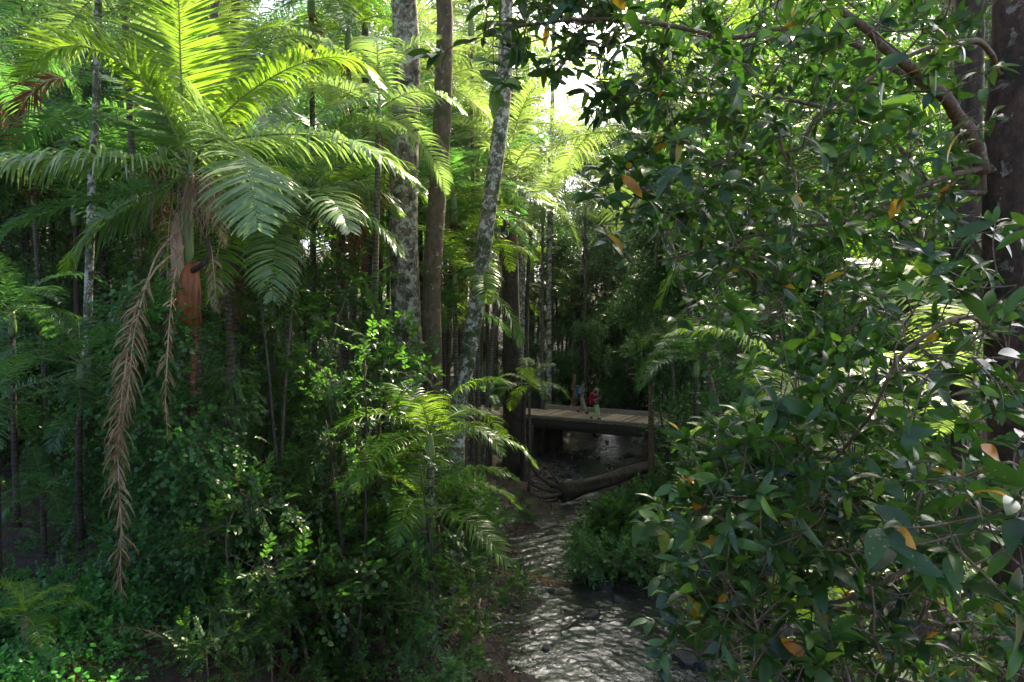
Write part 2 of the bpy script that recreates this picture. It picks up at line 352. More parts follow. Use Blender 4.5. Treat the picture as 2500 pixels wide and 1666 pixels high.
ys = np.arange(6, 66, .055); NW = 120; tt = np.linspace(0, 1, NW)
g = Geo(); XL, XR = np.interp(ys, CY, CL) - 1.2, np.interp(ys, CY, CR) + 1.2
X = XL[:, None] + (XR - XL)[:, None] * tt; Y = np.repeat(ys[:, None], NW, 1)
i, j = np.meshgrid(np.arange(len(ys) - 1), np.arange(NW - 1), indexing='ij')
g.add(np.stack([X, Y, wz(X, Y)], -1), np.stack([i * NW + j, i * NW + j + 1, (i + 1) * NW + j + 1, (i + 1) * NW + j], -1), np.full((len(ys) - 1) * (NW - 1), 4))
tag(g.build('creek_water', M['water']), kind='structure')

# ------------------------------------------------------------------ bridge and road
def W(s, a, z=0): p = BA + BD * s + BN * a; return np.array([p[0], p[1], z])
ANG = math.atan2(BD[1], BD[0])
# road surface either side of the bridge
for nm, s0, s1 in (('road', -16, .15), ('road', 9.35, 22)):
    n = 60; S = np.linspace(s0, s1, n); A = np.linspace(.1, 3.5, 14)
    V = np.array([[W(s, a, DECK - .05 + .03 * math.sin(a * 3) + .02 * math.sin(s * 2 + a)) for a in A] for s in S])
    i, j = np.meshgrid(np.arange(n - 1), np.arange(13), indexing='ij')
    g = Geo(); g.add(V, np.stack([i * 14 + j, (i + 1) * 14 + j, (i + 1) * 14 + j + 1, i * 14 + j + 1], -1), np.full((n - 1) * 13, 4))
    tag(g.build(nm, M['road']), kind='structure')
br = thing('bridge', 'low timber plank bridge with log girders crossing the creek', 'bridge', tuple(W(4.7, 1.8, 0)))
bl = W(4.7, 1.8, 0)
rb = random.Random(3)
g = Geo(); s = .1
while s < 9.35:
    wd = .22 + rb.uniform(-.02, .02); t = .07
    box(g, W(s + wd / 2, 1.8, DECK - .035 + rb.uniform(-.008, .008)), (wd - .025, 3.5, t), ANG + rb.uniform(-.006, .006)); s += wd
localize(g, bl).build('deck', M['plank'], br, smooth=False)
g = Geo(); box(g, W(4.7, .07, DECK + .06), (9.9, .16, .12), ANG); localize(g, bl).build('kerb', M['kerb_top'], br, smooth=False)
g = Geo()
for k in range(3): box(g, W(-.2 + k * 3.3 + 1.62, 3.5, DECK + .12), (3.24, .2, .24), ANG + rb.uniform(-.004, .004))
localize(g, bl).build('kerb', M['kerb_top'], br, smooth=False)
g = Geo(); box(g, W(4.7, -.05, DECK - .19), (9.7, .1, .24), ANG); localize(g, bl).build('edge_beam', M['beam'], br, smooth=False)
for a in (.12, 1.2, 2.3, 3.4):
    g = Geo(); tube(g, spline([W(-.3, a, DECK - .34), W(4.7, a + .03, DECK - .42), W(9.8, a, DECK - .36)], 14), .2, 12, lump=.03, seed=int(a * 10))
    localize(g, bl).build('girder', M['beam'], br)
for s in (.5, 9.1):
    g = Geo()
    for k in range(6): box(g, W(s, 1.8, .28 + k * .29), (.3 + .02 * (k % 2), 4.0 - .05 * (k % 2), .28), ANG)
    localize(g, bl).build('abutment', M['beam'], br, smooth=False)
    g = Geo()
    for a in (.0, 1.3, 2.5, 3.6): tube(g, [W(s + (.28 if s < 5 else -.28), a, -.2), W(s + (.28 if s < 5 else -.28), a, DECK - .3)], .13, 10)
    localize(g, bl).build('pile', M['beam'], br)
# leaf litter patches and dirt on the deck are part of the road
g = Geo()
for k in range(26):
    s, a = rb.uniform(.2, 9), rb.uniform(.3, 3.2); n = 12; r = rb.uniform(.12, .42)
    ang = np.arange(n) * 2 * math.pi / n; rr = r * (1 + .35 * np.random.default_rng(k).normal(0, 1, n) * .5)
    c = W(s, a, DECK + .006 + k * .0004); v = np.stack([c[0] + rr * np.cos(ang), c[1] + rr * np.sin(ang) * .6, np.full(n, c[2])], -1)
    g.add(v, np.arange(n), [n])
tag(g.build('dirt', M['road'], smooth=False), 'brown dirt and leaf crumbs lying over the bridge planks', 'dirt', kind='stuff')

# ------------------------------------------------------------------ leaves, sprigs
def leaf_tpl(w=.36, sec=3, fold=.22, curl=.18, point=1.0):
    """leaf of length 1 along +X"""
    g = Geo()
    if sec == 1:
        g.add([[0, 0, 0], [.45, w / 2, fold * w * .6], [1, 0, -curl * .6], [.45, -w / 2, fold * w * .6]], [0, 2, 1, 0, 3, 2], [3, 3]); return g
    xs = np.linspace(0, 1, sec + 2)[1:-1]; V = [[0, 0, 0]]
    for x in xs:
        hw = w / 2 * math.sin(math.pi * x ** (.85 * point)) ** .75; z = -curl * (x - .3) ** 2 + curl * .09
        V += [[x, hw, z + fold * hw], [x, 0, z], [x, -hw, z + fold * hw]]
    V.append([1, 0, -curl * .49 + curl * .09]); L, S = [], []
    L += [0, 2, 1, 0, 3, 2]; S += [3, 3]
    for i in range(sec - 1):
        a = 1 + i * 3; L += [a, a + 1, a + 4, a + 3, a + 1, a + 2, a + 5, a + 4]; S += [4, 4]
    a = 1 + (sec - 1) * 3; t = len(V) - 1; L += [a, a + 1, t, a + 1, a + 2, t]; S += [3, 3]
    g.add(V, L, S); return g
LEAF_HI, LEAF_MID, LEAF_LO = leaf_tpl(.36, 5), leaf_tpl(.42, 2), leaf_tpl(.5, 1)
LEAF_H2, LEAF_H3 = leaf_tpl(.27, 5, .35, .5), leaf_tpl(.46, 5, .12, .32, .8)
LEAF_HEART = leaf_tpl(.85, 3, .15, .25, .75)

def rotz_(a): c, s = math.cos(a), math.sin(a); return np.array([[c, -s, 0], [s, c, 0], [0, 0, 1]])
def roty_(a): c, s = math.cos(a), math.sin(a); return np.array([[c, 0, s], [0, 1, 0], [-s, 0, c]])
def rotx_(a): c, s = math.cos(a), math.sin(a); return np.array([[1, 0, 0], [0, c, -s], [0, s, c]])

def sprig(kind, seed):
    """returns (leaves, wood) of one twig along +X, size in metres"""
    r = random.Random(seed); g, wd = Geo(), Geo()
    def put(tpl, p, az, el, roll, s):
        R = rotz_(az) @ roty_(-el) @ rotx_(roll); scatter(g, tpl, [p], R[None], [s], 0)
    if kind == 'whorl':                       # glossy leaves gathered near the twig end
        L = .22; tube(wd, spline([(0, 0, 0), (L * .5, .01, .012), (L, 0, .03)], 5), np.linspace(.0045, .0025, 5), 5)
        n = r.randint(7, 10)
        for i in range(n):
            t = r.uniform(.45, 1) if i > 3 else 1.0; az = i * 2.4 + r.uniform(-.3, .3); ring = math.cos(az) 
            aa = math.copysign(abs(((az + math.pi) % (2 * math.pi)) - math.pi), 1 if i % 2 else -1) * .8
            put(r.choice([LEAF_HI, LEAF_H2, LEAF_H3]), (L * t, 0, .03 * t), aa, r.uniform(-.7, .65), r.uniform(-.9, .9), r.choice([.6, .8, 1, 1, 1.15]) * r.uniform(.1, .155))
    elif kind == 'alt':
        L = .34; tube(wd, spline([(0, 0, 0), (L * .5, .02, .01), (L, 0, -.02)], 4), np.linspace(.004, .0015, 4), 4)
        n = 13
        for i in range(n):
            t = .12 + .88 * i / (n - 1); s = 1 if i % 2 else -1
            put(LEAF_MID, (L * t, 0, 0), s * r.uniform(.5, 1.2) * (1 - .7 * (i == n - 1)), r.uniform(-.5, .35), r.uniform(-.5, .5), r.uniform(.065, .11))
    elif kind == 'far':
        for i in range(16):
            p = np.array([r.gauss(.2, .2), r.gauss(0, .2), r.gauss(0, .13)])
            put(LEAF_LO, p, r.uniform(-3.1, 3.1), r.uniform(-.7, .4), r.uniform(-.6, .6), r.uniform(.10, .18))
    elif kind == 'vine':
        n = 9; L = .6; tube(wd, spline([(0, 0, 0), (L * .5, .03, 0), (L, 0, 0)], 4), .0025, 4)
        for i in range(n):
            put(LEAF_HEART, (L * i / n, r.uniform(-.03, .03), 0), r.uniform(-1.6, 1.6), r.uniform(-.3, .6), r.uniform(-.8, .8), r.uniform(.06, .11))
    elif kind == 'pinn':                      # compound leaf
        L = .4; tube(wd, [(0, 0, 0), (L * .5, 0, .03), (L, 0, 0)], .0025, 4)
        for i in range(9):
            t = .2 + .8 * i / 8
            for s in (-1, 1): put(LEAF_MID, (L * t, 0, .02), s * r.uniform(.9, 1.2), r.uniform(-.3, .05), r.uniform(-.2, .2), r.uniform(.07, .1) * (1.2 - .5 * t))
    return g, wd
SPR = {k: [sprig(k, i * 7 + 1) for i in range(4 if k != 'whorl' else 10)] for k in ('whorl', 'alt', 'far', 'vine', 'pinn')}

def grow(limbs, targets, rng, step=.35, r0=.0035, exp=2.4, jit=.08):
    """limbs: list of polylines (first = trunk). Each target hangs on the nearest wood. -> nodes, parents, radii, target node ids"""
    P_, par = [], []
    for li, l in enumerate(limbs):
        l = np.asarray(l, float); m = max(3, int(np.sum(np.linalg.norm(np.diff(l, axis=0), axis=1)) / step) + 1); l = spline(l, m)
        for k, p in enumerate(l):
            if k == 0 and li > 0:
                d = np.linalg.norm(np.array(P_) - p, axis=1); par.append(int(np.argmin(d))); P_.append(p); continue
            par.append(len(P_) - 1 if k else -1); P_.append(p)
    n0 = len(P_); limb_arr = np.array(P_)
    T = np.asarray(targets, float)
    order = np.argsort([np.min(np.linalg.norm(limb_arr - t, axis=1)) for t in T]); ids = np.zeros(len(T), int)
    buf = np.zeros((n0 + len(T) * 14 + 10, 3)); buf[:n0] = limb_arr; n = n0
    for ti in order:
        t = T[ti]; dv = t - buf[:n]; d = np.linalg.norm(dv, axis=1)
        pen = d + .35 * np.maximum(0, buf[:n, 2] - t[2])     # prefer wood below
        j = int(np.argmin(pen)); dist = d[j]; k = max(1, min(10, int(dist / step) + 1)); prev = j; a = buf[j].copy()
        for q in range(1, k + 1):
            u = q / k; p = a + (t - a) * u
            if q < k: p = p + rng.normal(0, jit * min(dist, 1), 3) * (1 - abs(2 * u - 1) * .5) + np.array([0, 0, .12 * dist * math.sin(math.pi * u)])
            buf[n] = p; par.append(prev); prev = n; n += 1
        ids[ti] = prev
    Pn = buf[:n]; par = np.array(par); acc = np.zeros(n)
    ch = np.bincount(par[par >= 0], minlength=n); acc[ch == 0] = r0 ** exp
    for i in range(n - 1, 0, -1):
        if par[i] >= 0: acc[par[i]] += acc[i]
    return Pn, par, acc ** (1 / exp), ids, n0

def leafy(limbs, targets, kind, rng, per=1, spread=.12, step=.35, r0=.0035, k=5, limb_r=None, wood=True, outward=.5, scl=(.8, 1.2), up=.15, min_r=.0):
    """wood Geo and leaf Geo of a branching plant"""
    Pn, par, R, ids, n0 = grow(limbs, targets, rng, step, r0)
    wg, lg = Geo(), Geo()
    if limb_r is not None: R[:n0] = np.maximum(R[:n0], np.asarray(limb_r(Pn[:n0], n0)))
    e = np.arange(len(Pn)); e = e[par[e] >= 0]; pp = par[e]
    keep = R[e] >= min_r; e, pp = e[keep], pp[keep]
    ra = np.minimum(R[pp], R[e] * 1.35 + .001)
    edges_tubes(wg, Pn[pp], Pn[e], ra, R[e], k)
    if per > 0:
        tid = np.repeat(ids, per); pos = Pn[tid] + rng.normal(0, spread, (len(tid), 3)) * (per > 1)
        d = norm(Pn[tid] - Pn[np.maximum(par[tid], 0)]); d = norm(d * outward + rng.normal(0, .5, d.shape) + np.array([0, 0, up]))
        if wood and per > 1: edges_tubes(wg, Pn[tid], pos, np.full(len(tid), r0), np.full(len(tid), r0 * .8), 3)
        Rm = rots(d, rng, .35); sc = rng.uniform(*scl, len(tid)); nk = len(SPR[kind]); which = rng.integers(0, nk, len(tid))
        for v in range(nk):
            q = which == v
            if q.any():
                scatter(lg, SPR[kind][v][0], pos[q], Rm[q], sc[q])
                if wood and SPR[kind][v][1].n: scatter(wg, SPR[kind][v][1], pos[q], Rm[q], sc[q])
    return wg, lg

def blob(rng, n, c, r, shell=.55):
    """points in a lumpy ellipsoid crown"""
    c, r = np.asarray(c, float), np.asarray(r, float)
    d = norm(rng.normal(0, 1, (n, 3))); rad = rng.uniform(shell, 1, n) ** .7
    return c + d * rad[:, None] * r

# ------------------------------------------------------------------ palms
def frond_geo(pts, npair=46, L=.62, wd=.030, droop=.35, lift=.25, fwd=.5, side=None, rng=None, seg=4, rr=.018, ragged=.0, start=.12, twist=0.0, mess=0.0):
    """pinnate frond along a 3D curve: (leaflets, rachis)"""
    rng = rng or RNG; n = 40; C = spline(pts, n); T = norm(np.gradient(C, axis=0))
    if side is None:
        Sd = np.cross(T, UP); k = np.linalg.norm(Sd, axis=1); good = k > .25
        if not good.any(): Sd[:] = [1, 0, 0]
        else:
            idx = np.where(good)[0]; near = idx[np.argmin(abs(np.arange(n)[:, None] - idx[None]), 1)]; Sd = Sd[near]
    else: Sd = np.repeat(np.asarray(side, float)[None], n, 0)
    Sd = norm(Sd - T * np.sum(Sd * T, 1, keepdims=True)); Nn = np.cross(Sd, T)
    t = np.linspace(start, .995, npair); t = np.repeat(t, 2) + rng.normal(0, .12 / npair, npair * 2); t = np.clip(t, 0, 1)
    sg = np.tile([1.0, -1.0], npair)
    keep = rng.random(len(t)) > ragged; t, sg = t[keep], sg[keep]; m = len(t); f = t * (n - 1)
    def smp(A): i = np.clip(f.astype(int), 0, n - 2); u = (f - i)[:, None]; return A[i] * (1 - u) + A[i + 1] * u
    c, tt, ss, nn = smp(C), norm(smp(T)), norm(smp(Sd)), norm(smp(Nn))
    x = (t - start) / (1 - start); ln = L * (.45 + .55 * np.sin(np.pi * np.clip(x * .9 + .12, 0, 1)) ** .8) * np.where(x > .75, 1 - (x - .75) * 1.7, 1) * rng.uniform(.86, 1.1, m)
    fw = (fwd * (.6 + 1.3 * x ** 2) + rng.normal(0, .07, m))[:, None]
    d = norm(ss * sg[:, None] + tt * fw + nn * (lift + rng.normal(0, .10, m))[:, None])
    if mess: d = norm(d + np.repeat(rng.normal(0, mess, (m // 5 + 1, 3)), 5, 0)[:m] + rng.normal(0, mess * .5, (m, 3))); ln = ln * rng.uniform(.45, 1.15, m)
    V = []; p = c.copy(); ws = [.45, 1.0, .95, .62, .05] if seg == 4 else ([.6, 1.0, .1] if seg == 2 else [.5, 1, .8, .06])
    tw = rng.normal(0, .18, m)[:, None] + twist
    for k in range(seg + 1):
        Wv = norm(tt - d * np.sum(tt * d, 1, keepdims=True)); Wv = norm(Wv + np.cross(d, Wv) * tw)
        h = Wv * (wd * ws[k] / 2)
        V.append(p - h); V.append(p + h)
        p = p + d * (ln / seg)[:, None]; d = norm(d + np.array([0, 0, -1.0]) * (droop * (.5 + .5 * k) * (1.0 if seg == 4 else 4 / seg)) * (ln / L)[:, None])
    V = np.stack(V, 1); nv = V.shape[1]; q = np.array([[2 * k, 2 * k + 1, 2 * k + 3, 2 * k + 2] for k in range(seg)])
    lg, rg = Geo(), Geo(); lg.add(V, q[None] + (np.arange(m) * nv)[:, None, None], np.full(m * seg, 4))
    tube(rg, C[::2], np.linspace(rr, rr * .15, 20), 6)
    return lg, rg

def frond_obj(lg, rg, parent, lmat, rmat, name='frond'):
    g = Geo(); g.add_geo(lg, 0); g.add_geo(rg, 1); return g.build(name, [lmat, rmat], parent)

def arc(e0, length, bend, n=7, side=0.0):
    """rachis in the X-Z plane: starts at elevation e0, bends down by bend in all (degrees)"""
    p = [np.zeros(3)]; 
    for k in range(n):
        u = (k + .5) / n; a = math.radians(e0 - bend * u ** 1.25)
        p.append(p[-1] + length / n * np.array([math.cos(a), side * u * .35, math.sin(a)]))
    return np.array(p)

FR = {}
def frond_set(key, mat, elevs, L, npair, seg, wd, ll, seed, dead=False):
    out = []; r = np.random.default_rng(seed)
    for e in elevs:
        for v in range(2):
            bend = (88 if e > 60 else 95 if e > 20 else 70 if e > -20 else 30) + r.uniform(-14, 14)
            pts = arc(e + r.uniform(-6, 6), L * r.uniform(.9, 1.08), bend, side=r.uniform(-.5, .5))
            lg, rg = frond_geo(pts, npair, ll, wd, droop=r.uniform(.22, .42) if not dead else .7, lift=r.uniform(.05, .35), rng=r, seg=seg, ragged=.05 if not dead else .25)
            g = Geo(); g.add_geo(lg, 0); g.add_geo(rg, 1); out.append((e, g.mesh('frond', [mat, M['rachis'] if not dead else mat])))
    FR[key] = out
EL = [78, 62, 46, 30, 12, -12]
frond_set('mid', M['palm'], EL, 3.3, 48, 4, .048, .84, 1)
frond_set('silver', M['palm_sheen'], EL, 3.3, 50, 4, .055, .88, 9)
frond_set('glow', M['palm_glow'], EL, 3.4, 48, 4, .050, .86, 2)
frond_set('dark', M['palm_shade'], EL, 3.0, 44, 4, .045, .76, 3)
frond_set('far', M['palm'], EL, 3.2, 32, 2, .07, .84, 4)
frond_set('farshade', M['palm_shade'], EL, 3.2, 32, 2, .07, .84, 5)  # far fronds in the shade colour, keeping the crowded palms dim
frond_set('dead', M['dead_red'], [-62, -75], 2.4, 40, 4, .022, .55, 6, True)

def palm(label, crown, key='mid', n=11, fs=1.0, r=.085, bark='palm_bark', lean=(0, 0), shaft=True, dead=0, seed=0, group=None, elevs=None, name='palm_tree', cat='palm', az0=None):
    """a feather palm: trunk, crownshaft, fronds and hanging dead fronds"""
    rd = random.Random(seed * 31 + 5); crown = np.asarray(crown, float)
    bx, by = crown[0] + lean[0], crown[1] + lean[1]; b = np.array([bx, by, gz(bx, by) - .1])
    t = thing(name, label, cat, tuple(b), group=group); top = crown - b; h = top[2]
    sh = .85 * fs if shaft else .05
    mid = top * .5 + np.array([rd.uniform(-.12, .12), rd.uniform(-.12, .12), 0]) * min(1, h / 6)
    g = Geo(); tp = top - norm(top - mid) * sh * .95
    nseg = max(6, int(h * 1.6)); pts = spline([(0, 0, -.3), mid, tp], nseg); rr = r * np.interp(np.linspace(0, 1, nseg), [0, .06, .2, 1], [1.7, 1.15, 1.0, .85])
    tube(g, pts, rr, 10, lump=.02, seed=seed); g.build('trunk', M[bark], t)
    if shaft:
        g = Geo(); d = norm(top - mid); p = spline([tp, tp + d * sh * .5, top], 8)
        tube(g, p, r * np.array([1.0, 1.35, 1.4, 1.35, 1.2, 1.0, .85, .7]) * fs ** .3, 10); g.build('crownshaft', M['shaft'], t)
    a0 = rd.uniform(0, 6.28) if az0 is None else az0
    F = FR[key]
    for i in range(n):
        u = i / max(1, n - 1); e_t = (80 - 92 * u ** .9) if elevs is None else elevs[0] + (elevs[1] - elevs[0]) * u
        cand = sorted(F, key=lambda f: abs(f[0] - e_t) + rd.uniform(0, 6))[:2]; e, me = rd.choice(cand)
        o = bpy.data.objects.new('frond', me); COL.objects.link(o); o.parent = t
        o.location = tuple(top - np.array([0, 0, .12 * u * fs])); o.rotation_euler = (rd.uniform(-.08, .08), rd.uniform(-.08, .08), a0 + i * 2.399 + rd.uniform(-.25, .25))
        o.scale = (fs * rd.uniform(.88, 1.08),) * 3
    for i in range(dead):
        e, me = rd.choice(FR['dead']); o = bpy.data.objects.new('dead_frond', me); COL.objects.link(o); o.parent = t
        o.location = tuple(top - np.array([0, 0, .5 * fs])); o.rotation_euler = (0, 0, rd.uniform(0, 6.28)); o.scale = (fs,) * 3
    return t

# ------------------------------------------------------------------ tall lichen trees in the middle
def Z0(x, y): return np.array([x, y, gz(x, y) - .15])
def crown_parts(t, limbs, targets, kind, leafm, barkm, rng, base, **kw):
    wg, lg = leafy([np.asarray(l) - base for l in limbs], np.asarray(targets) - base, kind, rng, **kw)
    if wg.n: wg.build('branches', M[barkm], t)
    if lg.n: lg.build('crown', M[leafm], t)

def big_tree(label, pix, D, width, bark, top, seed, lean_top=(0, 0), crown_r=3.2):
    pts = [P(x, y, D) for x, y in pix]; low = pts[0]; base = Z0(low[0] + (pts[0][0] - pts[1][0]) * .6, D)
    up = pts[-1] + np.array([lean_top[0], lean_top[1], top - pts[-1][2]])
    t = thing('rainforest_tree', label, 'tree', tuple(base)); c = spline([base] + pts + [up], 44)
    zz = c[:, 2]; r = width / 2 * np.interp(zz, [0, .6, 3, 8, 14, top], [1.9, 1.4, 1.15, 1.0, .95, .55])
    g = Geo(); tube(g, c - base, r, 28, lump=.035, seed=seed); g.build('trunk', M[bark], t)
    rng = np.random.default_rng(seed); cc = up + np.array([0, 0, 1.0]); tg = blob(rng, 150, cc, (crown_r, crown_r, 2.2))
    limbs = [[c[-5], up, cc]] + [[c[-3], cc + np.array([math.cos(a) * crown_r * .6, math.sin(a) * crown_r * .6, .4])] for a in (0.5, 2.4, 4.4)]
    crown_parts(t, limbs, tg, 'far', 'forest', 'dark_bark', rng, base, per=3, spread=.35, step=.6)
    return t
big_tree('broad pale trunk blotched with grey lichen, thickest of the three tall trunks in the middle',
         [(1012, 1050), (1000, 900), (990, 700), (985, 450), (990, 250), (994, 100), (986, 0), (984, -60)], 19.8, .79, 'lichen', 25, 11, (-.4, .6))
big_tree('straight dark brown trunk standing between the two lichen spotted trunks',
         [(1060, 1050), (1058, 900), (1054, 700), (1066, 500), (1078, 320), (1084, 150), (1088, 20), (1090, -60)], 19.6, .50, 'moss_bark', 25, 12, (.6, 1))
big_tree('leaning pale trunk mottled with moss and white lichen, right of the dark brown trunk',
         [(1116, 1020), (1137, 900), (1167, 720), (1190, 540), (1208, 420), (1222, 300), (1232, 180), (1236, 60), (1238, -60)], 20.2, .45, 'white_bark', 25, 13, (.5, 1), 2.4)

def pole_tree(label, pix, D, width, bark, top_px=None, seed=0, name='tree', crown=None, group=None, leafm='forest'):
    """slim stem; crown=(dz, radius, n) puts foliage at the top"""
    pts = [P(x, y, D) for x, y in pix]; base = Z0(pts[0][0], D)
    t = thing(name, label, 'tree', tuple(base), group=group); c = spline([base] + pts, 30)
    g = Geo(); tube(g, c - base, width / 2 * np.interp(np.linspace(0, 1, 30), [0, .05, 1], [1.5, 1.1, .75]), 12, lump=.03, seed=seed); g.build('trunk', M[bark], t)
    if crown:
        rng = np.random.default_rng(seed); cc = c[-1] + np.array([0, 0, crown[0]]); tg = blob(rng, crown[2], cc, (crown[1], crown[1], crown[1] * .7))
        crown_parts(t, [[c[-4], c[-1], cc]], tg, 'far', leafm, 'dark_bark', rng, base, per=3, spread=.3, step=.5)
    return t
pole_tree('slender white lichen palm-like trunk rising through the dark understorey at the left', [(205, 1150), (208, 1000), (213, 800), (218, 660), (222, 560), (225, 420), (235, 250), (240, 0), (242, -160)], 17, .20, 'white_bark', seed=21, crown=(1.2, 2.2, 60))
pole_tree('smooth grey trunk leaning right behind the crown of the big sunlit palm', [(478, 700), (474, 400), (490, 300), (508, 180), (522, 60), (535, -120)], 15.6, .22, 'palm_bark', seed=22, crown=(1.5, 2.0, 50))
pole_tree('straight grey trunk directly behind the upright frond of the big palm', [(440, 700), (446, 350), (452, 180), (455, 0), (456, -140)], 16.6, .20, 'palm_bark', seed=23, crown=(1.5, 2.0, 50))
pole_tree('light brown ringed pole trunk standing in front of the right end of the bridge', [(1590, 1130), (1589, 980), (1591, 800), (1592, 650), (1590, 555)], 29, .23, 'pole_bark', seed=24)
pole_tree('pale banded trunk among the vines right of the big palm', [(570, 1150), (566, 1000), (568, 900), (572, 830), (570, 600), (574, 300), (576, -60)], 17.5, .27, 'palm_bark', seed=25, crown=(1.5, 2.0, 50))
pole_tree('massive dark buttressed trunk at the left end of the bridge', [(1252, 1130), (1252, 1000), (1250, 850), (1246, 700), (1240, 500), (1236, 200)], 34, .86, 'dark_bark', seed=26, crown=(1, 2.5, 60))
pole_tree('thin dark stem touching the right side of the buttressed trunk', [(1276, 1100), (1280, 950), (1285, 850), (1288, 700), (1296, 560)], 33.4, .22, 'dark_bark', seed=27)
pole_tree('thin dark stem standing alone on the road edge left of the buttressed trunk', [(1196, 1080), (1194, 950), (1190, 820), (1186, 600)], 33, .20, 'dark_bark', seed=28)
pole_tree('washed out pale trunk glowing in the light right of the leaning lichen trunk', [(1272, 700), (1276, 450), (1282, 300), (1284, 180), (1286, -20)], 38, .48, 'white_bark', seed=29, crown=(1.5, 2.5, 60))
pole_tree('slim pale trunk standing in the white sky gap', [(1340, 700), (1344, 400), (1348, 290), (1350, 180), (1353, 40)], 44, .34, 'lichen', seed=30, crown=(1.0, 1.4, 16))
pole_tree('very tall dark trunk between the thick lichen trunk and the shaggy dead fronds', [(895, 1080), (892, 800), (890, 500), (893, 250), (890, -80)], 25, .30, 'dark_bark', seed=31, crown=(1, 2.2, 60))
pole_tree('narrow dark trunk pressed against the right edge of the thick lichen trunk', [(1035, 1000), (1028, 700), (1024, 400), (1022, 200)], 26.5, .2, 'dark_bark', seed=32)

# ------------------------------------------------------------------ the big sunlit palm
D0 = 14.0
hp_base = Z0(P(480, 1500, D0)[0], D0)
hero = thing('palm_tree', 'big sunlit palm with wide arching fronds and a rust red sheath hanging below its crown', 'palm', tuple(hp_base))
hx = lambda L_: [P(*q) - hp_base for q in L_]
g = Geo(); c = spline([np.zeros(3)] + hx([(476, 1300, D0), (470, 1100, D0), (470, 900, D0), (468, 790, D0), (460, 660, D0)]), 44)
tube(g, c, .088 * np.interp(np.linspace(0, 1, 44), [0, .1, 1], [1.6, 1.1, 1]), 20, lump=.02); g.build('trunk', M['palm_red'], hero)
g = Geo(); tube(g, spline(hx([(460, 662, D0), (457, 600, D0), (458, 520, D0), (464, 440, D0), (470, 395, D0)]), 14), [.095, .12, .125, .125, .12, .12, .11, .10, .09, .085, .08, .07, .06, .05], 18); g.build('crownshaft', M['shaft'], hero)
HF = [  # rachis control points, leaflet length, droop, side, material, pairs, lift
 ([(462, 400, 14), (449, 300, 13.9), (441, 150, 13.7), (436, 0, 13.4), (425, -150, 12.9)], 1.02, .10, (1, .1, .05), 'palm', 62, .1),
 ([(462, 400, 14), (432, 330, 13.8), (382, 240, 13.6), (310, 165, 13.3), (210, 115, 13.1), (120, 125, 13.), (50, 190, 12.9)], .85, .28, None, 'palm', 66, .25),
 ([(458, 390, 14.1), (390, 240, 14.6), (300, 120, 15.), (190, 30, 15.4), (60, -20, 15.8), (-60, 0, 16)], .9, .3, None, 'palm', 60, .2),
 ([(474, 395, 14), (520, 310, 13.9), (600, 232, 13.8), (700, 170, 13.7), (800, 140, 13.7), (880, 155, 13.6), (925, 210, 13.5)], .72, .62, None, 'palm', 70, .2),
 ([(478, 400, 14), (560, 345, 13.2), (680, 328, 12.8), (800, 335, 12.5), (900, 365, 12.2), (1015, 445, 12.)], .85, .75, None, 'palm_sheen', 66, .15),
 ([(474, 402, 14), (500, 352, 13.2), (548, 340, 12.5), (592, 380, 11.9), (615, 460, 11.5), (630, 560, 11.2)], .98, .34, (-.75, .15, .62), 'palm_sheen', 64, .1),
 ([(455, 412, 14), (380, 397, 13.3), (270, 385, 12.7), (130, 387, 12.2), (0, 402, 12), (-100, 440, 11.8)], .85, .8, None, 'palm_sheen', 66, .15),
 ([(455, 402, 14), (370, 330, 14.3), (260, 287, 14.5), (150, 290, 14.7), (50, 340, 14.8), (-20, 420, 14.8)], .75, .55, None, 'palm_shade', 60, .2),
 ([(452, 425, 14), (380, 458, 13.3), (290, 478, 12.8), (170, 502, 12.4), (50, 545, 12.1), (-40, 590, 11.9)], .55, .5, None, 'palm_shade', 54, .2),
 ([(452, 430, 14.1), (390, 465, 14.3), (310, 495, 14.3), (220, 560, 14.3), (155, 660, 14.2)], .85, .3, (.3, .5, .8), 'palm', 56, .0),
 ([(480, 402, 14.1), (560, 372, 14.8), (650, 372, 15.3), (730, 410, 15.6)], .7, .5, None, 'palm_shade', 44, .2),
 ([(470, 395, 14.2), (520, 250, 15), (560, 150, 15.8), (620, 80, 16.5), (700, 60, 17)], .8, .4, None, 'palm', 54, .2),
 ([(466, 395, 14.), (470, 260, 14.8), (490, 130, 15.6), (530, 20, 16.2), (590, -60, 17)], .8, .35, (1, .2, .1), 'palm_glow', 50, .2)]
for k, (pp, ll, dr, sd_, mt, npair, lf) in enumerate(HF):
    lg, rg = frond_geo(hx(pp), int(npair * 1.35), ll * 1.3, .056, dr * .55, lf, .45, sd_, np.random.default_rng(100 + k), 4, .028, start=.08)
    frond_obj(lg, rg, hero, M[mt], M['rachis'])
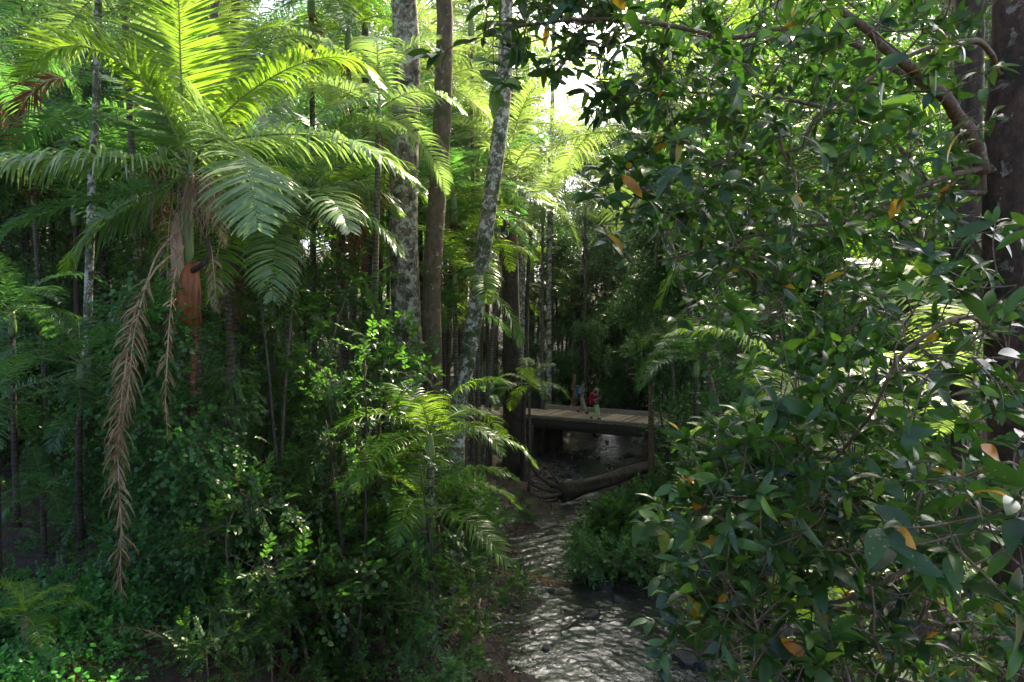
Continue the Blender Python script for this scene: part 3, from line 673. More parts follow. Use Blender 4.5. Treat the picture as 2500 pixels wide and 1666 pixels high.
# flower stalks: tangle of thin reddish strings
g = Geo(); rs = np.random.default_rng(5)
for k in range(95):
    a = P(rs.uniform(440, 520), rs.uniform(425, 470), 13.75); e = a + np.array([rs.normal(.12, .28), rs.normal(-.1, .15), -rs.uniform(.35, 1.15)])
    m_ = (a + e) / 2 + np.array([rs.normal(.1, .15), -.1, rs.uniform(.05, .3)]); tube(g, spline([a - hp_base, m_ - hp_base, e - hp_base], 7), np.linspace(.009, .004, 7), 4)
g.build('flower_stalks', M['sheath_pale'], hero)
def boat(pts, wid, depth, mat, parent, name, nrm=(0, -1, 0)):
    """open trough shaped palm sheath"""
    n = 16; c = spline(pts, n); u = np.linspace(0, 1, n); T = norm(np.gradient(c, axis=0)); Nn = np.asarray(nrm, float); S_ = norm(np.cross(T, Nn))
    w_ = np.interp(u, [0, .12, .35, .9, .97, 1], [.12, .55, .85, 1, .97, .8]) * wid / 2; k = 9; th = np.linspace(-1, 1, k); g = Geo()
    lay = []
    for off in (0, .014):
        V = c[:, None] + S_[:, None] * (w_[:, None] * np.sin(th * 1.35) / math.sin(1.35))[..., None] + Nn * (((1 - np.cos(th * 1.35)) * .9 * w_[:, None]) * depth * (1 if off == 0 else .97) + off)[..., None]
        lay.append(V)
    i, j = np.meshgrid(np.arange(n - 1), np.arange(k - 1), indexing='ij'); L = np.stack([i * k + j, i * k + j + 1, (i + 1) * k + j + 1, (i + 1) * k + j], -1)
    V = np.concatenate([lay[0].reshape(-1, 3), lay[1].reshape(-1, 3)]); o = n * k
    rim = [(i_ * k, (i_ + 1) * k, (i_ + 1) * k + o, i_ * k + o) for i_ in range(n - 1)] + [((i_ + 1) * k + k - 1, i_ * k + k - 1, i_ * k + k - 1 + o, (i_ + 1) * k + k - 1 + o) for i_ in range(n - 1)]
    rim += [((n - 1) * k + j_, (n - 1) * k + j_ + 1, (n - 1) * k + j_ + 1 + o, (n - 1) * k + j_ + o) for j_ in range(k - 1)]
    Lall = np.concatenate([L.reshape(-1, 4), L.reshape(-1, 4)[:, ::-1] + o, np.array(rim)])
    g.add(V, Lall, np.full(len(Lall), 4)); return g.build(name, mat, parent)
sh = boat(hx([(490, 640, 13.7), (470, 665, 13.72), (466, 720, 13.7), (464, 796, 13.72)]), .50, .5, M['sheath'], hero, 'hanging_sheath')
g = Geo(); tube(g, spline(hx([(478, 500, 13.88), (500, 560, 13.7), (511, 620, 13.6), (495, 645, 13.62), (468, 662, 13.68)]), 10), np.linspace(.03, .05, 10), 8); g.build('sheath_stalk', M['dark_bark'], sh)
boat(hx([(432, 520, 13.85), (430, 560, 13.82), (434, 620, 13.82), (440, 720, 13.86)]), .27, .3, M['sheath_pale'], hero, 'dry_sheath')
for k, (pp, ll) in enumerate([([(425, 470, 13.9), (412, 560, 13.8), (408, 700, 13.8), (412, 830, 13.8)], .35), ([(430, 440, 13.8), (398, 430, 13.5), (375, 470, 13.4), (372, 560, 13.35)], .35),
                              ([(455, 430, 13.8), (500, 450, 13.4), (530, 500, 13.2), (545, 600, 13.1)], .4), ([(515, 600, 13.7), (524, 680, 13.6), (530, 760, 13.6)], .3)]):
    lg, rg = frond_geo(hx(pp), 34, ll, .018, .6, .1, .8, None, np.random.default_rng(140 + k), 4, .012, ragged=.25)
    frond_obj(lg, rg, hero, M['dead'], M['sheath_pale'], 'dead_frond')

# dead fronds caught in the vines
def hung_frond(label, pix, ll, seed, mat='dead', npair=60, wd=.028, group=None, fwd=2.2, start=.05):
    pts = np.array([P(*q) for q in pix]); b = pts[0].copy(); r = np.random.default_rng(seed)
    lg, rg = frond_geo(pts - b, npair, ll, wd, .45, .05, fwd, (1, .8, 0), r, 4, .02, ragged=.06, start=start, mess=.17)
    g = Geo(); g.add_geo(lg, 0); g.add_geo(rg, 1)
    o = g.build('hanging_dead_frond', [M[mat], M['sheath_pale']]); o.location = tuple(b)
    return tag(o, label, 'dead frond', group)
hung_frond('long straw coloured dead frond hanging straight down in front of the leafy vines', [(446, 610, 13.7), (385, 650, 13.1), (330, 760, 12.6), (300, 950, 12.4), (288, 1100, 12.3), (296, 1290, 12.2), (296, 1440, 12.2), (330, 1600, 12.1)], .50, 51, npair=120, start=.2, fwd=1.7, wd=.022)
hung_frond('upper bunch of limp dry fronds snagged in the vines left of the big palm', [(440, 560, 13.8), (385, 620, 13.2), (350, 720, 12.7), (325, 830, 12.4), (312, 960, 12.3), (280, 1120, 12.2)], .6, 52, npair=60, wd=.02, start=.3)
hung_frond('short dry frond dangling close to the red stem of the big palm', [(448, 600, 13.75), (425, 680, 13.2), (415, 770, 12.8), (408, 880, 12.7), (404, 980, 12.7), (412, 1095, 12.7)], .32, 53, npair=44)
hung_frond('shaggy rust brown dead frond hanging left of the thick lichen trunk', [(865, 400, 20.), (872, 480, 19.9), (878, 560, 19.9), (884, 660, 19.9)], .9, 54, 'dead_red', 60, .035)
hung_frond('drooping purple brown dead frond near the upper left edge', [(165, 190, 15.5), (110, 200, 15.2), (60, 250, 15.), (20, 330, 14.9)], .8, 55, 'dead_red', 50, .035)

ZN = [(150, 'near the left edge of the scene'), (350, 'around the white lichen stem'), (600, 'behind the big sunlit palm'), (820, 'above the left thicket of saplings'), (960, 'left of the thick lichen trunk'),
      (1130, 'behind the three tall trunks'), (1260, 'behind the buttressed trunk'), (1400, 'behind the two walkers'), (1560, 'beyond the creek right of the walkers'), (1750, 'behind the light brown pole trunk'),
      (2050, 'behind the hanging screen of small leaves'), (2350, 'behind the thick right hand branch'), (9e9, 'behind the dark right hand trunk')]
def zone(x, y):
    px = 1250 + x / y * FPX; w_ = next(b for a, b in ZN if px < a); return ('nearest ' if y < 30 else 'middle ' if y < 41 else 'far ' if y < 56 else 'farthest '), w_
# ------------------------------------------------------------------ other palms, each with its own place
PALMS = [  # px, py, D, fronds, scale, key, label, lean, dead
 (300, -70, 18.5, 10, 1.15, 'silver', 'palm whose silvery fronds hang from above at the top left', (.3, 0), 0),
 (-60, 110, 17.5, 10, 1.0, 'dark', 'palm just outside the left edge with grey green fronds sweeping in near the top', (0, 0), 1),
 (590, 135, 19, 11, 1.15, 'silver', 'palm with a high arching frond between the grey leaning trunk and the thick lichen trunk', (-.2, .3), 2),
 (760, -30, 22, 12, 1.1, 'dark', 'shaggy palm with drooping fronds along the top edge left of the thick lichen trunk', (0, 0), 3),
 (850, 60, 23, 11, 1.1, 'mid', 'palm with yellow green stem just left of the thick lichen trunk near the top', (0, 0), 2),
 (925, 262, 17.6, 10, .85, 'silver', 'palm whose rounded fans cross the upper part of the thick lichen trunk', (-.3, 1), 1),
 (1072, 195, 22.8, 12, .95, 'glow', 'bright yellow green palm crown in front of the top of the dark brown trunk', (0, 3), 0),
 (1150, 30, 28, 12, 1.2, 'glow', 'glowing palm crown high between the brown trunk and the leaning lichen trunk', (0, 0), 0),
 (1165, 330, 29, 12, 1.15, 'glow', 'sunlit palm crown directly behind the middle of the leaning lichen trunk', (0, 0), 0),
 (1245, 440, 27, 13, 1.15, 'glow', 'brilliant palm right of the leaning lichen trunk with fronds pouring rightwards', (-1.2, 1), 1),
 (1325, 500, 44, 13, 1.5, 'glow', 'hazy palm crown lowest in the bright gap, right of the brilliant palm', (0, 0), 0),
 (1430, 400, 50, 12, 1.6, 'glow', 'pale misty palm crown under the white sky gap', (0, 0), 0),
 (1350, 350, 54, 12, 1.7, 'glow', 'faint backlit palm crown just below the slim pale trunk', (0, 0), 0),
 (1125, 560, 25.5, 12, 1.05, 'mid', 'palm with long green fronds fanning right behind the leaning lichen trunk, above the forest road', (0, 0), 1),
 (1110, 665, 22.2, 10, 1.0, 'mid', 'palm whose broad comb of leaflets with yellow tips reaches right of the leaning lichen trunk', (0, 2), 0),
 (1085, 760, 22, 8, .75, 'dark', 'small dark palm squeezed between the brown trunk and the leaning trunk', (0, 2), 0),
 (1292, 935, 31.5, 9, .62, 'mid', 'small bright green palm beside the bridge, left of the walkers', (0, 0), 0),
 (1190, 960, 31, 8, .5, 'dark', 'little palm tucked left of the dark buttressed trunk', (0, 0), 0),
 (548, 525, 15.6, 10, .9, 'mid', 'thin palm with yellowish crownshaft just right of the big sunlit palm', (0, .3), 1),
 (700, 500, 17.2, 11, 1.1, 'silver', 'palm with deep green fronds arching down right over the leafy shrubs', (0, .6), 1),
 (830, 470, 20, 10, 1.05, 'mid', 'palm behind the rust brown dead frond', (0, .4), 2),
 (620, 640, 19, 9, .8, 'dark', 'shaded palm low behind the leafy shrubs right of the big palm', (0, .4), 0),
 (200, 880, 15.5, 9, .72, 'dark', 'dark green understorey palm spreading around the white lichen stem', (-.3, .3), 0),
 (30, 760, 17, 9, .75, 'dark', 'understorey palm at the left edge with flat dusky fans', (0, 0), 0),
 (-20, 990, 13, 8, .62, 'dark', 'lower understorey palm at the left edge with upright green combs', (0, 0), 0),
 (270, 1010, 17.5, 9, .7, 'dark', 'understorey palm behind the straw coloured hanging frond', (0, 0), 0),
 (105, 1200, 15, 7, .45, 'dark', 'knee high palm seedling on the dark slope at the left', (0, 0), 0),
 (60, 1500, 10.6, 8, .33, 'palm' if False else 'mid', 'small fan of fresh green fronds low at the left edge', (0, 0), 0),
 (150, 1540, 11.2, 7, .30, 'dark', 'tiny silver green palm seedling beside the fallen black log', (0, 0), 0),
 (1050, 1060, 15.0, 10, .74, 'mid', 'low bright palm in front of the foot of the three tall trunks', (0, 0), 0),
 (1030, 1225, 15.0, 8, .74, 'mid', 'low palm with a yellowing frond arching down to the creek bank', (0, .2), 0),
 (1212, 180, 33, 12, 1.4, 'glow', 'misty palm crown between the leaning lichen trunk and the washed out trunk', (-1, 2), 0),
 (1275, 300, 37, 12, 1.3, 'glow', 'misty palm crown in front of the washed out pale trunk', (-2, 4), 0),
 (1555, 320, 19, 10, 1.05, 'glow', 'palm half hidden by dark leaves with a golden frond reaching left into the bright gap', (3.5, 0), 0),
 (1900, 500, 16, 11, 1.1, 'mid', 'palm with pale combs showing through the dark branches on the upper right', (0, 0), 0),
 (2080, 250, 20, 11, 1.2, 'mid', 'palm with striped green fronds high behind the thick right hand branch', (0, 0), 0),
 (2250, 560, 14, 10, 1.0, 'dark', 'palm with blue green fans beside the dark right hand trunk', (0, 0), 0),
 (1760, 60, 24, 11, 1.2, 'mid', 'palm with upright combs at the top edge right of the sky gap', (0, 0), 0),
 (1700, 870, 21, 9, .8, 'dark', 'dark blue green palm behind the small leafy tree right of the bridge', (0, 0), 0),
 (1640, 815, 27, 8, .65, 'mid', 'small palm with a pale curved frond above the leafy tree right of the bridge', (0, 0), 0),
 (2380, 1010, 6.4, 6, .62, 'glow', 'fresh light green palm beside the foot of the dark right hand trunk', (0, .3), 0),
 (1960, 1010, 8.5, 7, .6, 'mid', 'palm with long narrow leaflets showing among the glossy leaves on the right', (0, .4), 0),
 (1990, 1560, 7.0, 7, .6, 'mid', 'pale striped palm peeping through the glossy leaves at the bottom right', (0, .4), 0),
 (2330, 1420, 6., 6, .5, 'glow', 'yellow green palm under the bottom right branch', (0, .4), 0),
]
for k, (px, py, D, n, fs, key, lab, lean, dead) in enumerate(PALMS):
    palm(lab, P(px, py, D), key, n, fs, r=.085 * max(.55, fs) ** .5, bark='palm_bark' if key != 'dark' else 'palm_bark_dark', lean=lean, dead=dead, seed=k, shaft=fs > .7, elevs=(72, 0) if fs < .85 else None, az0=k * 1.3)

rd = random.Random(77)
def scatter_palms(n, xr, yr, hr, key, label, group, ok):
    done = []; tries = 0
    while len(done) < n and tries < 4000:
        tries += 1; x, y = rd.uniform(*xr), rd.uniform(*yr); px = 1250 + x / y * FPX
        if not ok(px, x, y) or any(math.hypot(x - a, y - b) < 1.3 for a, b in done): continue
        done.append((x, y)); z = gz(x, y); h = min(rd.uniform(*hr), 5.5 + rd.uniform(.25, .4) * y - z)
        palm(label, (x, y, z + h), key, 10, rd.uniform(.95, 1.25), r=rd.uniform(.08, .11), bark=rd.choice(['palm_bark_dark', 'dark_bark', 'palm_bark']), lean=(rd.uniform(-.5, .5), 0), dead=rd.choice([0, 1, 1, 2]), seed=500 + len(done) + int(xr[0]), group=group)
        zz = zone(x, y); done_t = [o for o in SC.objects if o.get('label') == label]
        for o in done_t: o['label'] = zz[0] + label + ' ' + zz[1]
scatter_palms(42, (-24, -1), (21, 42), (9, 19), 'farshade', 'slim palm of the left bank,', 'palms crowding the left bank', lambda px, x, y: -250 < px < 1130 and y > 20 + .0 * x)
scatter_palms(14, (7, 26), (18, 44), (9, 17), 'farshade', 'slim palm of the right bank,', 'palms in the right bank forest', lambda px, x, y: 1680 < px < 2700)
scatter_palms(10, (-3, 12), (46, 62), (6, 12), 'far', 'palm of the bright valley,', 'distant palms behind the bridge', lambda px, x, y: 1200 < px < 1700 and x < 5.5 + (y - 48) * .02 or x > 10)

# ------------------------------------------------------------------ forest trees (shared shapes)
def proto_tree(seed, h, cr, n, kind='far', per=3, leafm='forest', bark='dark_bark', low=.3, name='rainforest_tree', tr=.16, scl=(.9, 1.3), spread=.35, step=.6):
    rng = np.random.default_rng(seed); t = thing(name, '', 'tree')
    trunk = spline([(0, 0, -.6), (rng.normal(0, .15), rng.normal(0, .15), h * .35), (rng.normal(0, .3), rng.normal(0, .3), h * .7), (rng.normal(0, .3), 0, h * .95)], 16)
    g = Geo(); tube(g, trunk, np.linspace(tr * 1.2, tr * .25, 16), 8, lump=.03, seed=seed); g.build('trunk', M[bark], t)
    cl = []; m = max(8, n // 26)
    for k in range(m):
        z = rng.uniform(low, 1.0) * h; rad = cr * math.sin(math.pi * min(1, max(.12, (z / h - low) / (1 - low) * .85 + .15))) ** .6; a = k * 2.4 + rng.uniform(-.4, .4); q = rng.uniform(.35, 1) * rad
        cl.append(blob(rng, n // m, (math.cos(a) * q, math.sin(a) * q, z), (cr * .30, cr * .30, cr * .17), .1))
    wg, lg = leafy([trunk], np.vstack(cl), kind, rng, per=per, spread=spread, step=step, scl=scl, wood=kind != 'far', k=4, min_r=.0)
    wg.build('branches', M[bark], t); lg.build('crown', M[leafm], t); return t
def place(proto, x, y, sc, label, group, rz=None, first=set(), sink=0.0, lb_only=False):
    loc = (x, y, gz(x, y) - sink); rz = rd.uniform(0, 6.28) if rz is None else rz
    zz = zone(x, y); label = label if not label.endswith(',') else zz[0] + label + ' ' + zz[1]
    if proto.name not in first:
        first.add(proto.name); proto.location = loc; proto.rotation_euler = (0, 0, rz); proto.scale = (sc,) * 3; proto['label'] = label
        if group: proto['group'] = group
        return proto
    return dup(proto, loc, rz, sc, label, group)
FT = [proto_tree(201, 16, 3.4, 520, low=.15, tr=.12), proto_tree(202, 18, 3.0, 480, low=.25, tr=.13), proto_tree(203, 13, 3.2, 480, low=.05, tr=.1), proto_tree(204, 9, 2.8, 300, low=.05, leafm='shrub_pale')]
FH = [16, 18, 13, 9]
lab_c = 'leafy tree of the hazy valley,'
lab_l = 'tall rainforest tree of the left bank,'
lab_r = 'tall rainforest tree of the right bank,'
def top_py(px):
    return np.interp(px, [-400, 900, 1150, 1260, 1300, 1400, 1480, 1560, 1700, 3000], [-60, -20, 50, 230, 310, 330, 270, 20, -200, -300])
for row, (D, stp) in enumerate([(27, 4.2), (33, 4.2), (40, 4.5), (47, 4.4), (55, 5), (66, 5.5), (80, 6.5), (98, 8)]):
    x = -(1550 / FPX) * D
    while x < (1550 / FPX) * D:
        xx = x + rd.uniform(-1, 1); yy = D + rd.uniform(-2, 2); px = 1250 + xx / yy * FPX; x += stp
        xl, xr_ = np.interp(yy, CY, CL), np.interp(yy, CY, CR)
        if xl - .6 < xx < xr_ + .6: continue
        if D < 36 and 820 < px < 1760: continue
        if D < 54 and 1130 < px < 1660: continue
        rx, ry = xx - BA[0], yy - BA[1]; a = rx * BN[0] + ry * BN[1]
        if -4.5 < a < 8.5: continue
        z = gz(xx, yy); ht = P(px, top_py(px), yy)[2] - z + rd.uniform(-2.5, 1.5); ht = min(ht, 34)
        k = min(range(4), key=lambda q: abs(FH[q] * 1.25 - ht) + rd.uniform(0, 4)); sc = max(.55, min(1.9, ht / FH[k]))
        place(FT[k], xx, yy, sc, lab_c if 1150 < px < 1640 else (lab_l if px <= 1150 else lab_r), 'trees beyond the bridge' if 1150 < px < 1640 else ('background trees of the left bank' if px <= 1150 else 'background trees of the right bank'))

for D, stp in ((46, 3.4), (52, 3.4), (59, 4.0)):
    x = -(1500 / FPX) * D
    while x < (1500 / FPX) * D:
        xx = x + rd.uniform(-.8, .8); yy = D + rd.uniform(-1.5, 1.5); px = 1250 + xx / yy * FPX; x += stp
        if np.interp(yy, CY, CL) - .5 < xx < np.interp(yy, CY, CR) + .5 or (yy < 48 and 1350 < px < 1600): continue
        a = (xx - BA[0]) * BN[0] + (yy - BA[1]) * BN[1]
        if a < 5.5: continue
        place(FT[3], xx, yy, rd.uniform(.55, 1.15), 'low bushy understorey tree,', 'understorey trees behind the bridge')
shade_trees = [('leaning tree added to shade the creek, its crown right of the pool', (8.4, 24), (6.4, 26.5, 9.6), 1.5, 99), ('tall shade tree added on the right bank nearest the light brown pole', (9.5, 27), (7.6, 27.5, 14.5), 2.6, 97)]  # crowns added on the right bank to keep sun off the creek
for lb_, b_, c_, r_, sd0 in shade_trees:
    rngk = np.random.default_rng(sd0); kb = Z0(*b_); kt = thing('rainforest_tree', lb_, 'tree', tuple(kb)); kc = spline([kb, kb * .5 + np.array(c_) * .5 + [.6, 0, 0], np.array(c_)], 20)
    g = Geo(); tube(g, kc - kb, np.linspace(.16, .06, 20), 10, lump=.04); g.build('trunk', M['dark_bark'], kt)
    crown_parts(kt, [kc[8:]], np.vstack([blob(rngk, 40, np.array(c_) + rngk.normal(0, 1, 3) * [r_ * .6, r_ * .6, r_ * .6], (r_ * .4, r_ * .4, r_ * .25), .2) for _ in range(8)]), 'far', 'forest', 'dark_bark', rngk, kb, per=3, spread=.3, step=.5, scl=(.8, 1.2))
for x, y, k, sc in [(9, 60, 2, 1.0), (12.5, 65, 0, .9), (7.2, 57, 3, 1.2), (16, 67, 2, 1.0), (11, 72, 1, .8), (18, 74, 0, 1), (10.3, 54.5, 3, .9), (13.2, 58, 3, 1.1), (6, 62, 2, 1.1), (14.5, 62, 3, 1.3), (4.5, 66, 0, .8), (8.5, 68, 1, .75), (11.5, 61, 3, 1.2), (7.5, 64, 2, 1.1)]:
    place(FT[k], x, y, sc, lab_c, 'trees beyond the bridge')
# trees added to darken the right bank, and an unseen crown above the picture
for D, stp in ((41, 3.2), (50, 3.6)):
    x = D * .26
    while x < D * .85:
        xx = x + rd.uniform(-.8, .8); yy = D + rd.uniform(-1.5, 1.5); x += stp
        if xx < np.interp(yy, CY, CR) + .8: continue
        place(FT[rd.choice([0, 1])], xx, yy, rd.uniform(1.25, 1.75), lab_r, 'background trees of the right bank')
rngk = np.random.default_rng(95); kb = Z0(8.2, 12.5); kt = thing('rainforest_tree', 'tall tree added on the right bank, its unseen crown shading the glossy leaves', 'tree', tuple(kb))  # wide crown out of view, added to shade the leaves below
kc = spline([kb, kb + [-.3, 0, 6], kb + [-.8, -.6, 13], kb + [-2, -1.5, 16.5]], 30); g = Geo(); tube(g, kc - kb, np.linspace(.3, .16, 30), 16, lump=.04); g.build('trunk', M['dark_bark'], kt)
crown_parts(kt, [kc[15:]] + [[kc[-6], (x_, y_, 17.2)] for x_, y_ in ((0.5, 7), (2.5, 12), (7, 6), (9, 14), (4, 9.5), (6, 15))], np.vstack([blob(rngk, 80, (x_, y_, 17.5), (2.6, 2.6, 1.2), .2) for x_, y_ in ((1.2, 8), (3, 12.5), (6.5, 7), (9, 13), (4, 9.5), (6, 15.5), (2, 5.5))]), 'far', 'forest', 'dark_bark', rngk, kb, per=3, spread=.4, step=.6, scl=(1.1, 1.5))

# ------------------------------------------------------------------ saplings and shrubs
SAP = [proto_tree(301 + k, 7, 1.45, (130, 120, 110)[k], ('alt', 'pinn', 'alt')[k], 2, 'shrub', 'twig', .3, 'sapling', .05, (1.2, 1.8), .16, .3) for k in range(3)]
SHR = [proto_tree(311 + k, 2.6, 1.15, (95, 80, 80)[k], ('alt', 'vine', 'pinn')[k], 2, 'shrub', 'twig', .05, 'shrub', .03, (1.1, 1.7), .13, .25) for k in range(3)]
SHP = [proto_tree(321 + k, 2.8, 1.5, 300, 'alt', 2, 'shrub_pale', 'twig', .05, 'shrub', .03, (.9, 1.4), .12, .25) for k in range(2)]
SHF = [proto_tree(331 + k, 3.0, 1.9, 170, 'far', 2, 'forest', 'dark_bark', .0, 'shrub', .04, (.7, 1.0), .25, .5) for k in range(2)]
def put(protos, k, H, px, py_top, D, label, group=None, cat='shrub', smin=.4, smax=2.2):
    top = P(px, py_top, D); z = gz(top[0], D); sc = max(smin, min(smax, (top[2] - z) / H)); o = place(protos[k % len(protos)], top[0], D, sc, label, group); o['category'] = cat; return o
S1 = [(640, 640, 17.5, 'leafy sapling right of the thin palm with the yellowish crownshaft'), (735, 700, 18.5, 'sapling under the long arching frond left of the thick lichen trunk'),
      (790, 590, 19.5, 'tallest sapling, sunlit, below the rust brown dead frond'), (860, 640, 17.5, 'sapling with bright upper twigs touching the end of the long arching frond'),
      (925, 900, 17, 'dense dark sapling covering the foot of the thick lichen trunk'), (840, 850, 16, 'bushy sapling left of the dense dark one by the lichen trunk'),
      (760, 860, 15.5, 'sapling with glittering leaves in the middle of the left thicket'), (690, 900, 16.5, 'sapling standing right of the pale banded trunk'),
      (620, 1120, 15.5, 'low sapling at the right foot of the big palm stem'), (990, 1000, 16.5, 'sapling whose tip hides the base of the dark brown trunk')]
for k, (px, py, D, lab) in enumerate(S1): put(SAP, k, 7, px, py, D, lab, cat='sapling')
S2 = [(700, 1080, 14.5, 'shrub in the lower middle of the left thicket'), (800, 1060, 15, 'shrub with small shiny leaves below the bushy sapling'), (900, 1130, 17, 'shrub overhanging the steep part of the left bank'),
      (1030, 1230, 14.0, 'shrub standing before the stems of the low bright palms'),
      (950, 1190, 17.5, 'shrub at the top of the left creek bank under the low bright palm'), (930, 1400, 15.2, 'drooping shrub leaning out over the litter covered bank'),
      (580, 1180, 13, 'shrub right of the ivy leaved column at mid height'), (760, 1290, 13.5, 'dark shrub low in the left thicket'), 
      (520, 1460, 11.5, 'broad leaved plant at the bottom left of the red palm stem'), (660, 1480, 12.5, 'shrub near the bottom centre left'),
      (1075, 1090, 18.3, 'shrub hiding the foot of the dark brown trunk'), (1150, 1120, 18.6, 'shrub hiding the foot of the leaning lichen trunk'), (1010, 1060, 18, 'shrub hiding the foot of the thick lichen trunk')]
for k, (px, py, D, lab) in enumerate(S2): put(SHR, 0 if 'foot of the' in lab else k, 2.6, px, py, D, lab, smax=1.15)
S3 = [(1190, 1215, 24, 'grey green low bush spreading on the left bank beside the pool'), (1285, 1225, 26.5, 'twiggy pale bush dipping into the creek from the left bank'), (1120, 1180, 22, 'pale bush in front of the fallen log roots'),
      (1060, 1560, 13.3, 'small bright plant at the bottom edge on the left bank')]
for k, (px, py, D, lab) in enumerate(S3): put(SHP, k, 2.8, px, py, D, lab, smin=.3)
for k in range(95):           # undergrowth of the dim interior
    while True:
        px, D = rd.uniform(-250, 2750), rd.uniform(19, 43); x = (px - 1250) / FPX * D
        xl, xr_ = np.interp(D, CY, CL), np.interp(D, CY, CR); a = (x - BA[0]) * BN[0] + (D - BA[1]) * BN[1]
        if (xl - 3.2 < x < xr_ + 2.2) or -3.0 < a < 5.0 or (1050 < px < 1700 and D < 46 and a < 0) : continue
        break
    side = px < 1250; place(SHF[k % 2], x, D, rd.uniform(.6, 1.35), 'shadowed bush,', ('left' if side else 'right') + ' bank undergrowth')
for k, (x, y, s) in enumerate([(-1.5, 45, .8), (.5, 46.5, .7), (2.6, 46, .6), (11.5, 44, .9), (13, 41, .9), (9.8, 46.5, .8), (1.5, 50, 1.1), (12, 50, 1.2), (14.5, 46, 1.2), (4.2, 52, .7)]):
    place(SHF[k % 2], x, y, s, 'dark roadside bush,', 'bushes behind the bridge')

# bushes leaning over the creek from the right bank
def lean_bush(label, base, centers, n, seed, leafm='shrub_pale', kind='alt', name='shrub', cat='shrub', scl=(1.0, 1.5), per=2, r=.05, bark='twig'):
    rng = np.random.default_rng(seed); base = np.asarray(base, float); t = thing(name, label, cat, tuple(base)); tg = []
    limbs = []
    for c, rad, wgt in centers:
        c = np.asarray(c, float); tg.append(blob(rng, int(n * wgt), c, rad, .3)); limbs.append([base, base * .5 + c * .5 + np.array([0, 0, .35 * np.linalg.norm(c - base) * .5]), c])
    crown_parts(t, limbs, np.vstack(tg), kind, leafm, bark, rng, base, per=per, spread=.12, step=.3, scl=scl, limb_r=lambda p, n0: np.interp(np.linalg.norm(p, axis=1), [0, 3], [r, r * .3]))
    return t
lean_bush('large pale green bush arching over the creek from the right bank', Z0(6.2, 23), [(P(1500, 1265, 23), (.7, .8, .35), .16), (P(1440, 1330, 22.4), (.55, .6, .35), .10), (P(1580, 1230, 24), (.7, .9, .4), .16), (P(1670, 1190, 24.3), (.8, .9, .5), .16), (P(1530, 1350, 22), (.7, .7, .35), .14), (P(1620, 1330, 22.5), (.7, .8, .4), .14), (P(1720, 1280, 23), (.8, .8, .5), .12), (P(1580, 1410, 21.8), (.7, .6, .3), .10)], 760, 401, 'shrub', scl=(1.3, 2.0))
lean_bush('smaller bush trailing into the rapids below the large pale green bush', Z0(5.3, 20.8), [(P(1440, 1360, 20.8), (.45, .5, .35), .5), (P(1560, 1370, 20.6), (.8, .7, .35), .5)], 130, 402, scl=(1.3, 1.8))
lean_bush('leafy tree with grey green foliage standing right of the bridge', Z0(P(1640, 1110, 28)[0], 28), [(P(1620, 880, 28), (1.1, 1.2, 1.0), .4), (P(1570, 860, 28.2), (.7, .8, .6), .15), (P(1680, 840, 28.3), (1.1, 1.0, .9), .3), (P(1710, 910, 28), (.7, .8, .5), .15)], 420, 403, name='tree', cat='tree', r=.13, bark='dark_bark')
lean_bush('bush under the right end of the bridge behind the large pale green bush', Z0(8.2, 30.5), [(P(1660, 1120, 30), (1.0, 1, .5), .5), (P(1740, 1085, 30), (1.3, 1, .8), .5)], 260, 404, 'shrub')
lean_bush('dense bush covering the right bank behind the glossy leaves', Z0(9, 17), [(P(1790, 1160, 17), (1.4, 1.4, .9), .4), (P(1900, 1080, 17), (1.5, 1.4, 1), .4), (P(1720, 1330, 18.5), (.8, 1, .5), .2)], 480, 405, 'shrub')
lean_bush('thicket of slender leaves below the dim right hand forest', Z0(7.5, 12.), [(P(1850, 820, 12.), (1.0, 1, .9), .35), (P(2080, 900, 12), (1.3, 1, .8), .35), (P(2250, 760, 12.5), (1.2, 1, .8), .3)], 420, 406, 'shrub')
lean_bush('hanging screen of small leaves left of the big right hand branch', Z0(6, 15.5), [(P(1770, 620, 15.5), (.8, 1, 1.2), .3), (P(1810, 420, 15.5), (1.3, 1, 1.3), .4), (P(1790, 760, 16), (.7, 1, .8), .3)], 420, 407, 'shrub', name='tree', cat='tree', r=.1)
lean_bush('fine leaved tree crown filling the space behind the thick right hand branch', Z0(9.5, 13.5), [(P(2150, 350, 13.5), (1.6, 1.2, 1.4), .35), (P(2350, 560, 13.5), (1.3, 1.2, 1.2), .25), (P(2000, 120, 14), (1.8, 1.2, 1.3), .4)], 560, 408, 'shrub', name='tree', cat='tree', r=.12)

for k in range(16):
    px, D = 560 + k * 34 + rd.uniform(-15, 15), rd.uniform(13.5, 19); x = (px - 1250) / FPX * D; b_ = Z0(x, D); h = rd.uniform(4, 9); rk = np.random.default_rng(k)
    c = spline([b_, b_ + [rd.uniform(-.3, .3), rd.uniform(-.3, .3), h * .4], b_ + [rd.uniform(-.7, .7), rd.uniform(-.5, .5), h]], 16) - b_
    c += np.cumsum(rk.normal(0, .015, c.shape), 0) * np.linspace(0, 1, 16)[:, None]; g = Geo(); tube(g, c, np.linspace(rd.uniform(.03, .07), .012, 16), 8, lump=.06, seed=k)
    t = thing('thin_trunk', ['dark', 'pale', 'brown'][k % 3] + ' thin stem standing in the left thicket, ' + zone(x, D)[1].replace('above the left thicket of saplings', 'among the saplings'), 'trunk', tuple(b_), group='thin stems in the left thicket')
    g.build('trunk', M[['dark_bark', 'twig', 'root'][k % 3]], t)
    wg, lg = leafy([c[9:]], c[[11, 12, 13, 14, 15, 15]] + rk.normal(0, .3, (6, 3)), 'alt', rk, per=3, spread=.12, scl=(1, 1.6)); lg.build('leaves', M['shrub'], t); wg.build('branches', M['twig'], t)

